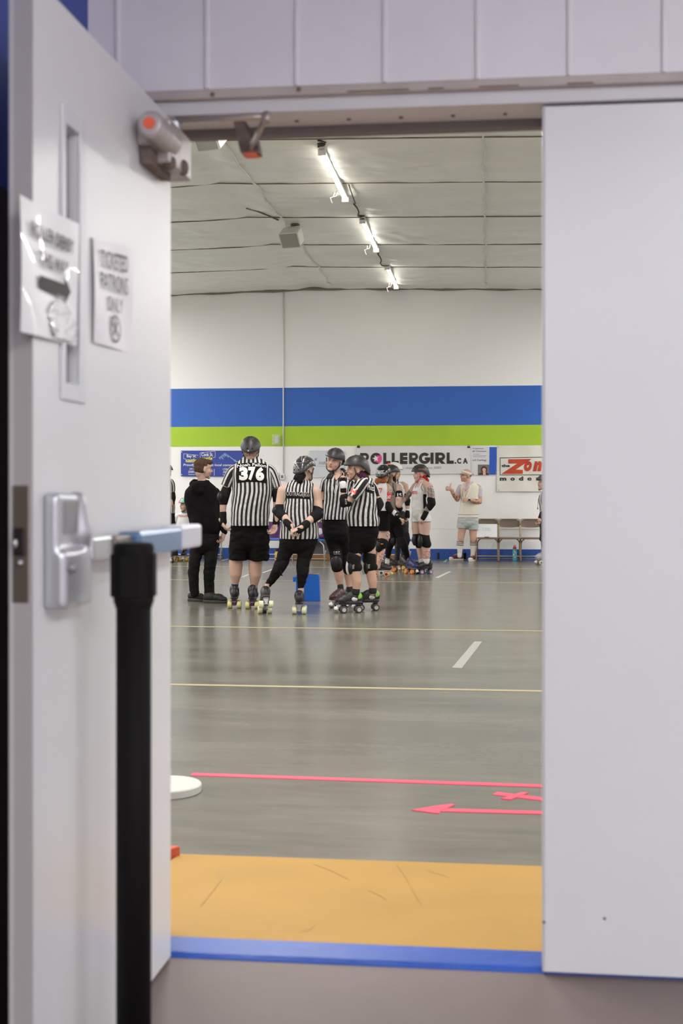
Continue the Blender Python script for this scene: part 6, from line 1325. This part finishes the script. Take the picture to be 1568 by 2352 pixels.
g = Geo(); g.add(*(lambda h: (h.v, h.f))(p.torso_geo([(1182.4, 1075.4, 23.9, .150, 0), (1181, 1075.6, 23.9, .150, 0)], n=4))); p.part('vest_stripe', g, mat('stripe_lilac', (160, 150, 172), .85), so)
p.patch('neck_opening', lambda u, v: (1067.5+6.5*v+(u*2-1)*(.3+8*v), 1130-23*v), mat('polo_lilac', (186, 176, 186), .85), 8, 8, .003, parent=so); p.patch('chest', lambda u, v: (1070+4*v+(u*2-1)*(.3+4*v), 1120-14*v), p.skin, 8, 8, .005, parent=so)
g = Geo()
for (a_, b_, c2) in (((1063.5, 1108), (1068.5, 1126), (1065, 1122)), ((1087.5, 1101), (1085, 1108), (1068, 1127))): g.tube([p.on(*a_, .006), p.on(*b_, .006), p.on(*c2, .006)], .010, 6)
p.part('collar', g, mat('polo_lilac', (192, 180, 192)), so)
g = Geo()
for ln in (((1064, 1112), (1062.5, 1125), (1061, 1140)), ((1077, 1117), (1073, 1128), (1068, 1140))): g.tube([p.on(x, y, .008) for x, y in ln], .004, 6)
p.part('lanyard', g, mat('lanyard_orange', (236, 140, 110), .6))
pm = mat('polo_lilac', (192, 180, 192)); p.limb((1056, 1120, .03, 6), (1052, 1134, .02, 6), (1050, 1147, 0, 5.8), (1043, 1138, -.1, 5), (1036, 1126, -.16, 3.6)); p.limb((1098, 1120, -.02, 7), (1100, 1138, -.03, 6.5), (1101.5, 1152, -.05, 6), (1090, 1151, -.17, 5.2), (1077, 1148, -.26, 3.6))
p.wrap('polo_sleeve', [(1057, 1119, .03, 6.5), (1052, 1130, .02, 6.8), (1050.5, 1137, .015, 6.6)], pm); p.wrap('polo_sleeve', [(1095, 1119, -.02, 8), (1099, 1126, -.02, 8.6), (1098, 1138, -.03, 8.6)], pm)
p.wrap('tattoo', [(1050, 1146, 0, 6), (1043.5, 1138.5, -.1, 5.3), (1039, 1131, -.13, 4.5)], inkmat('ink_brown', (206, 152, 126), (98, 80, 62), 26, .48, .56), .007); p.wrap('tattoo', [(1098, 1152, -.08, 6), (1090, 1151.2, -.17, 5.5), (1085, 1150, -.2, 5)], inkmat('ink_brown', (206, 152, 126)), .007)
p.hand(p.J(1035.5, 1125, -.16), UP*.8+RT*-.6, RT*-.7+UP*-.55+FW*-.1, -1, 72, 1.1, thumb_up=True) if False else p.hand(p.J(1036, 1125, -.16), RT*-.75+UP*.35+FW*-.1, FW*.6+RT*-.3+UP*-.2, -1, 70, 1.15, thumb_up=True)
p.hand(p.J(1076, 1148, -.26), RT*-1+UP*.15, FW*.5-UP*.5, 1, 45, 1.05)
g = Geo(); q = p.J(1077, 1148, -.26); g.tube([q-RT*.006, q+RT*.014], .035, 16); wo_ = p.part('wristwatch', g, mat('band_white', (214, 212, 210)), smooth=False); g = Geo(); g.box(q+RT*.004+FW*-.035, (.036, .01, .038)); p.part('watch_face', g, mat('watch_dark', (60, 36, 50), .3), wo_)
p.pants('shorts', ((1178, 1075, 21), (1190, 1074, 23), (1200, 1073, 23.8)), [], mat('shorts_pale_denim', (170, 176, 174), .8, bump=.3, bs=14), hd=.14, tubes=[[(1192, 1064, 13, .12, 0), (1204, 1062, 12.6, .11, 0), (1213, 1061, 12.3, .105, 0)], [(1192, 1086, 12.5, .12, 0), (1206, 1086, 12.3, .11, 0), (1217, 1086.5, 12, .105, 0)]], sm=3)
p.limb((1062, 1205, 0, 10.5), (1060, 1222, 0, 9), (1057.5, 1238, -.02, 7.6), (1056, 1250, 0, 7.2), (1055.5, 1268, .01, 4.4), (1055, 1275, 0, 4.2)); p.limb((1086, 1207, 0, 10), (1086, 1222, 0, 9), (1087, 1240, -.02, 7.8), (1087, 1252, 0, 7.2), (1085.5, 1271, .01, 4.4), (1085, 1277, 0, 4.2))
for pts in (((1056.3, 1243, -.01, 7.6), (1056, 1252, 0, 7.5), (1055.6, 1270, .01, 5.4), (1055, 1277, 0, 5.4)), ((1087, 1243, -.01, 7.9), (1087, 1254, 0, 7.6), (1085.7, 1272, .01, 5.4), (1085, 1279, 0, 5.4))):
    so_ = p.wrap('sock', list(pts), mat('sock_cream', (214, 208, 200), .85)); g = Geo()
    for k in range(3):
        t = k*.36; c_ = p.J(pts[0][0]-.1*k, 1243.3+4*k, -.008); g.tube([c_+(RT*math.cos(a)+FW*math.sin(a))*(.0645) for a in [math.pi*2*i/20 for i in range(21)]], .006, 6)
    p.part('sock_stripe', g, mat('stripe_black', (40, 34, 36), .8), so_)
p.shoe(1048.5, 1285, 75, (92, 34, 40), (212, 208, 204), 24.3, 1.05, toe=(214, 210, 206), lace=(190, 170, 166)); p.shoe(1084.5, 1287, 25, (110, 60, 62), (212, 208, 204), 24.0, 1.05, toe=(214, 210, 206), lace=(206, 190, 180))
p.finish()
# ---------------------------------------------------------------- referee cut off by the closed leaf
p = Person(22.9, (1252, 1297), 'referee in striped shirt and dark helmet cut off by the closed door leaf at right', (228, 180, 160), voxel=.009)
p.head(1248.5, 1111, 66, 14, 0, 0, 1.08, neck=(1255, 1130, 0, 7)); p.helmet(mat('helmet_grey', (72, 68, 70), .5), k=1.08)
sec = [(1188, 1256, 17, .13, 0), (1176, 1256, 17, .135, 0), (1162, 1255, 17, .14, 0), (1150, 1254, 18.5, .14, 0), (1140, 1255, 17.5, .13, 0), (1132, 1256, 14, .12, 0), (1127, 1257, 9, .08, 0)]
p.shirt('referee_shirt', sec, stripes('referee_stripes_thin', frac=.32), taper=.4)
p.limb((1254, 1138, -.14, 7.5), (1252, 1156, -.17, 7), (1248, 1172, -.2, 6.5), (1243, 1186, -.26, 5.5), (1238, 1195, -.3, 4.6)); p.sleeve('sleeve', [(1256, 1134, -.11, 7), (1253, 1142, -.15, 8.5), (1252, 1158, -.17, 8)], stripes('referee_stripes_thin'), parent=p.shirt_obj)
p.wrap('wrist_guard', [(1245, 1180, -.24, 6.5), (1241, 1190, -.28, 6)]); p.hand(p.J(1240, 1192, -.28), UP*-1+RT*-.25, RT*-.7+FW*.4, 1, 45, 1.1)
p.wrap('whistle', [(1234.7, 1166, -.2, 1.2), (1234.5, 1169, -.2, 1.4)], mat('whistle_dark', (80, 40, 60), .4), .006)
g = Geo(); g.tube([p.J(1236, 1146, -.15), p.J(1234.8, 1156, -.18), p.J(1234.7, 1166, -.2)], .003, 5); p.part('whistle_cord', g, mat('collar_black', (30, 27, 28)))
p.pants('leggings', ((1180, 1257, 16), (1190, 1257, 17.5), (1206, 1257, 18)), [((1252, 1205, -.06, 13), (1251, 1230, -.07, 11), (1251, 1250, -.08, 9)), ((1263, 1205, .06, 13), (1263, 1240, .06, 10), (1264, 1282, .06, 5.5))], mat('leggings_black', (26, 23, 24)), hd=.14); p.limb((1254, 1180, 0, 11), (1252, 1210, -.05, 10), (1251, 1245, -.08, 8), (1251, 1265, -.07, 7), (1250, 1285, -.06, 5)); p.limb((1259, 1180, 0, 11), (1263, 1210, .05, 10), (1263, 1245, .06, 7), (1264, 1278, .06, 5), (1264, 1290, .06, 5))
p.wrap('knee_pad', [(1250.5, 1222, -.08, 11), (1249.5, 1236, -.09, 11), (1251, 1246, -.08, 9)])
kw = dict(boot=(170, 164, 162), wheel=(196, 190, 170), plate=(160, 158, 158)); p.skate(1248, 1296, 65, 22.9, **kw); p.skate(1264, 1294, 60, 23.2, **kw)
p.finish()
# ---------------------------------------------------------------- referee behind the open leaf
p = Person(23.6, (384, 1291), 'referee in striped shirt mostly hidden by the open door leaf at left', (226, 178, 156), voxel=.009)
p.head(381, 1085, -60, 0, 0, 0, 1.05, neck=(381, 1102, 0, 7)); p.helmet(helm_black, k=1.06)
sec = [(1179, 383, 18, .13, 0), (1170, 383, 18.5, .135, 0), (1150, 383, 18, .135, 0), (1130, 383, 18, .135, 0), (1115, 382.5, 18, .13, 0), (1107, 382, 14, .11, 0), (1101, 381.5, 9, .08, 0)]
p.shirt('referee_shirt', sec, ref_m, taper=.3, uo=.01)
p.limb((393, 1108, -.03, 6), (395.5, 1120, -.05, 6), (396, 1140, -.06, 5.5), (393, 1158, -.1, 4.8), (386, 1168, -.18, 4)); p.sleeve('sleeve', [(390, 1104, -.02, 6), (394, 1110, -.04, 7), (396, 1120, -.05, 6.5), (396, 1129, -.05, 6.3)], ref_m, parent=p.shirt_obj); p.wrap('elbow_pad', [(396, 1134, -.06, 6.8), (396.5, 1144, -.06, 7.3), (395, 1154, -.07, 6.2)]); p.hand(p.J(386, 1168, -.18), RT*-1, UP*-1, 1, 40, 1)
p.pants('leggings', ((1170, 383, 17), (1182, 383, 18.5), (1198, 383, 18.5)), [((375, 1200, 0, 12), (374, 1240, 0, 9.5), (374, 1276, .02, 6)), ((391, 1200, 0, 12), (389, 1240, 0, 9.5), (387, 1276, .02, 6))], mat('leggings_black', (26, 23, 24)), hd=.14)
p.limb((378, 1165, 0, 9), (375, 1200, 0, 9), (374, 1240, 0, 7), (374, 1284, .02, 5)); p.limb((388, 1165, 0, 9), (391, 1200, 0, 9), (389, 1240, 0, 7), (387, 1284, .02, 5)); kw = dict(wheel=(60, 56, 56)); p.skate(373, 1291, -10, 23.6, **kw); p.skate(387, 1291, -20, 23.6, **kw)
p.finish()
# ---------------------------------------------------------------- seated skater
p = Person(24.25, (422, 1284), 'seated skater in white t-shirt with red lettering and a pink and green helmet', (232, 186, 164), voxel=.009)
p.head(426, 1161, 55, 4, 0, 0, 1.05, neck=(429, 1177, .02, 6.5), lip=(206, 90, 100)); h = p.helmet(mat('helmet_pink', (232, 70, 140), .4), k=1.05)
g = Geo(); c_, M_, K_, pt_ = p.hel
g.grid(lambda u, v: c_+M_ @ pt_(math.radians(100+80*u), .35+.62*v, 1.01), 10, 8); p.part('helmet_panel', g, mat('helmet_mint', (110, 204, 160), .4), h)
sec = [(1232, 421, 21, .15, 0), (1220, 421, 21.5, .16, 0), (1205, 422, 19.5, .15, .02), (1195, 423, 19, .14, .04), (1186, 424, 18.5, .13, .06), (1180, 426, 16, .11, .06), (1176, 428, 11, .09, .06), (1173, 429, 7.5, .07, .06)]
p.shirt('t_shirt', sec, white_j, wr=.007)
p.label_text('team_lettering', [('REDFOXES', 410, 432, 1182, 1186.5, .01, 0)], red_p, .008, warp=lambda x, y: (x, y+1.2*math.sin((x-410)/22*math.pi)))
g = Geo(); g.tube([p.on(420, 1174, .003), p.on(424, 1178, .003), p.on(431, 1177, .003), p.on(435, 1173, .003)], .006, 6); p.part('neck_binding', g, mat('panel_black', (28, 24, 25)), p.shirt_obj)
p.wrap('sleeve', [(413, 1182, .04, 5.5), (405, 1188, 0, 7), (399, 1197, -.03, 7)], white_j); p.wrap('sleeve', [(438, 1182, .05, 6), (445, 1195, .03, 6.5)], white_j)
p.limb((408, 1186, .02, 5.5), (399, 1199, -.04, 5.5), (395, 1212, -.08, 5), (402, 1222, -.25, 4.5), (410, 1226, -.35, 3.8)); p.limb((441, 1188, .05, 5.5), (447, 1205, .02, 5), (444, 1222, -.15, 4.5), (436, 1226, -.3, 3.8)); p.wrap('elbow_pad', [(397, 1206, -.06, 6.6), (396, 1214, -.1, 6.8)])
p.hand(p.J(410, 1226, -.35), RT*1-UP*.2, -UP, 1, 30, 1); p.hand(p.J(436, 1226, -.3), RT*-1-UP*.1-FW*.3, -UP, -1, 30, 1)
g = Geo(); g.cap_chain(p.C((414, 1228, 0, 10), (404, 1233, -.42, 9), (403, 1238, -.46, 7), (399, 1266, -.1, 5))); g.cap_chain(p.C((429, 1228, 0, 10), (429, 1233, -.42, 9), (429, 1238, -.46, 7), (423, 1266, -.1, 5))); g.sphere(p.J(421, 1228, .02), (.18, .15, .10)); p.part('leggings', g, mat('leggings_black', (26, 23, 24)), un=.009)
p.limb((414, 1228, 0, 7), (404, 1233, -.42, 6), (399, 1266, -.1, 4)); p.limb((429, 1228, 0, 7), (429, 1233, -.42, 6), (423, 1266, -.1, 4))
p.limb((421, 1215, .0, 15), (421, 1230, 0, 14))
p.wrap('knee_pad', [(404, 1234, -.42, 10), (403, 1240, -.44, 9)]); p.wrap('knee_pad', [(429, 1234, -.42, 10), (429, 1240, -.44, 9)])
kw = dict(boot=(40, 34, 34), wheel=(206, 168, 92), hub=(70, 60, 50), plate=(176, 172, 166), top=.18); p.skate(399, 1286.5, 15, 24.05, **kw); p.skate(422.5, 1286, 0, 24.1, **kw)
p.finish()
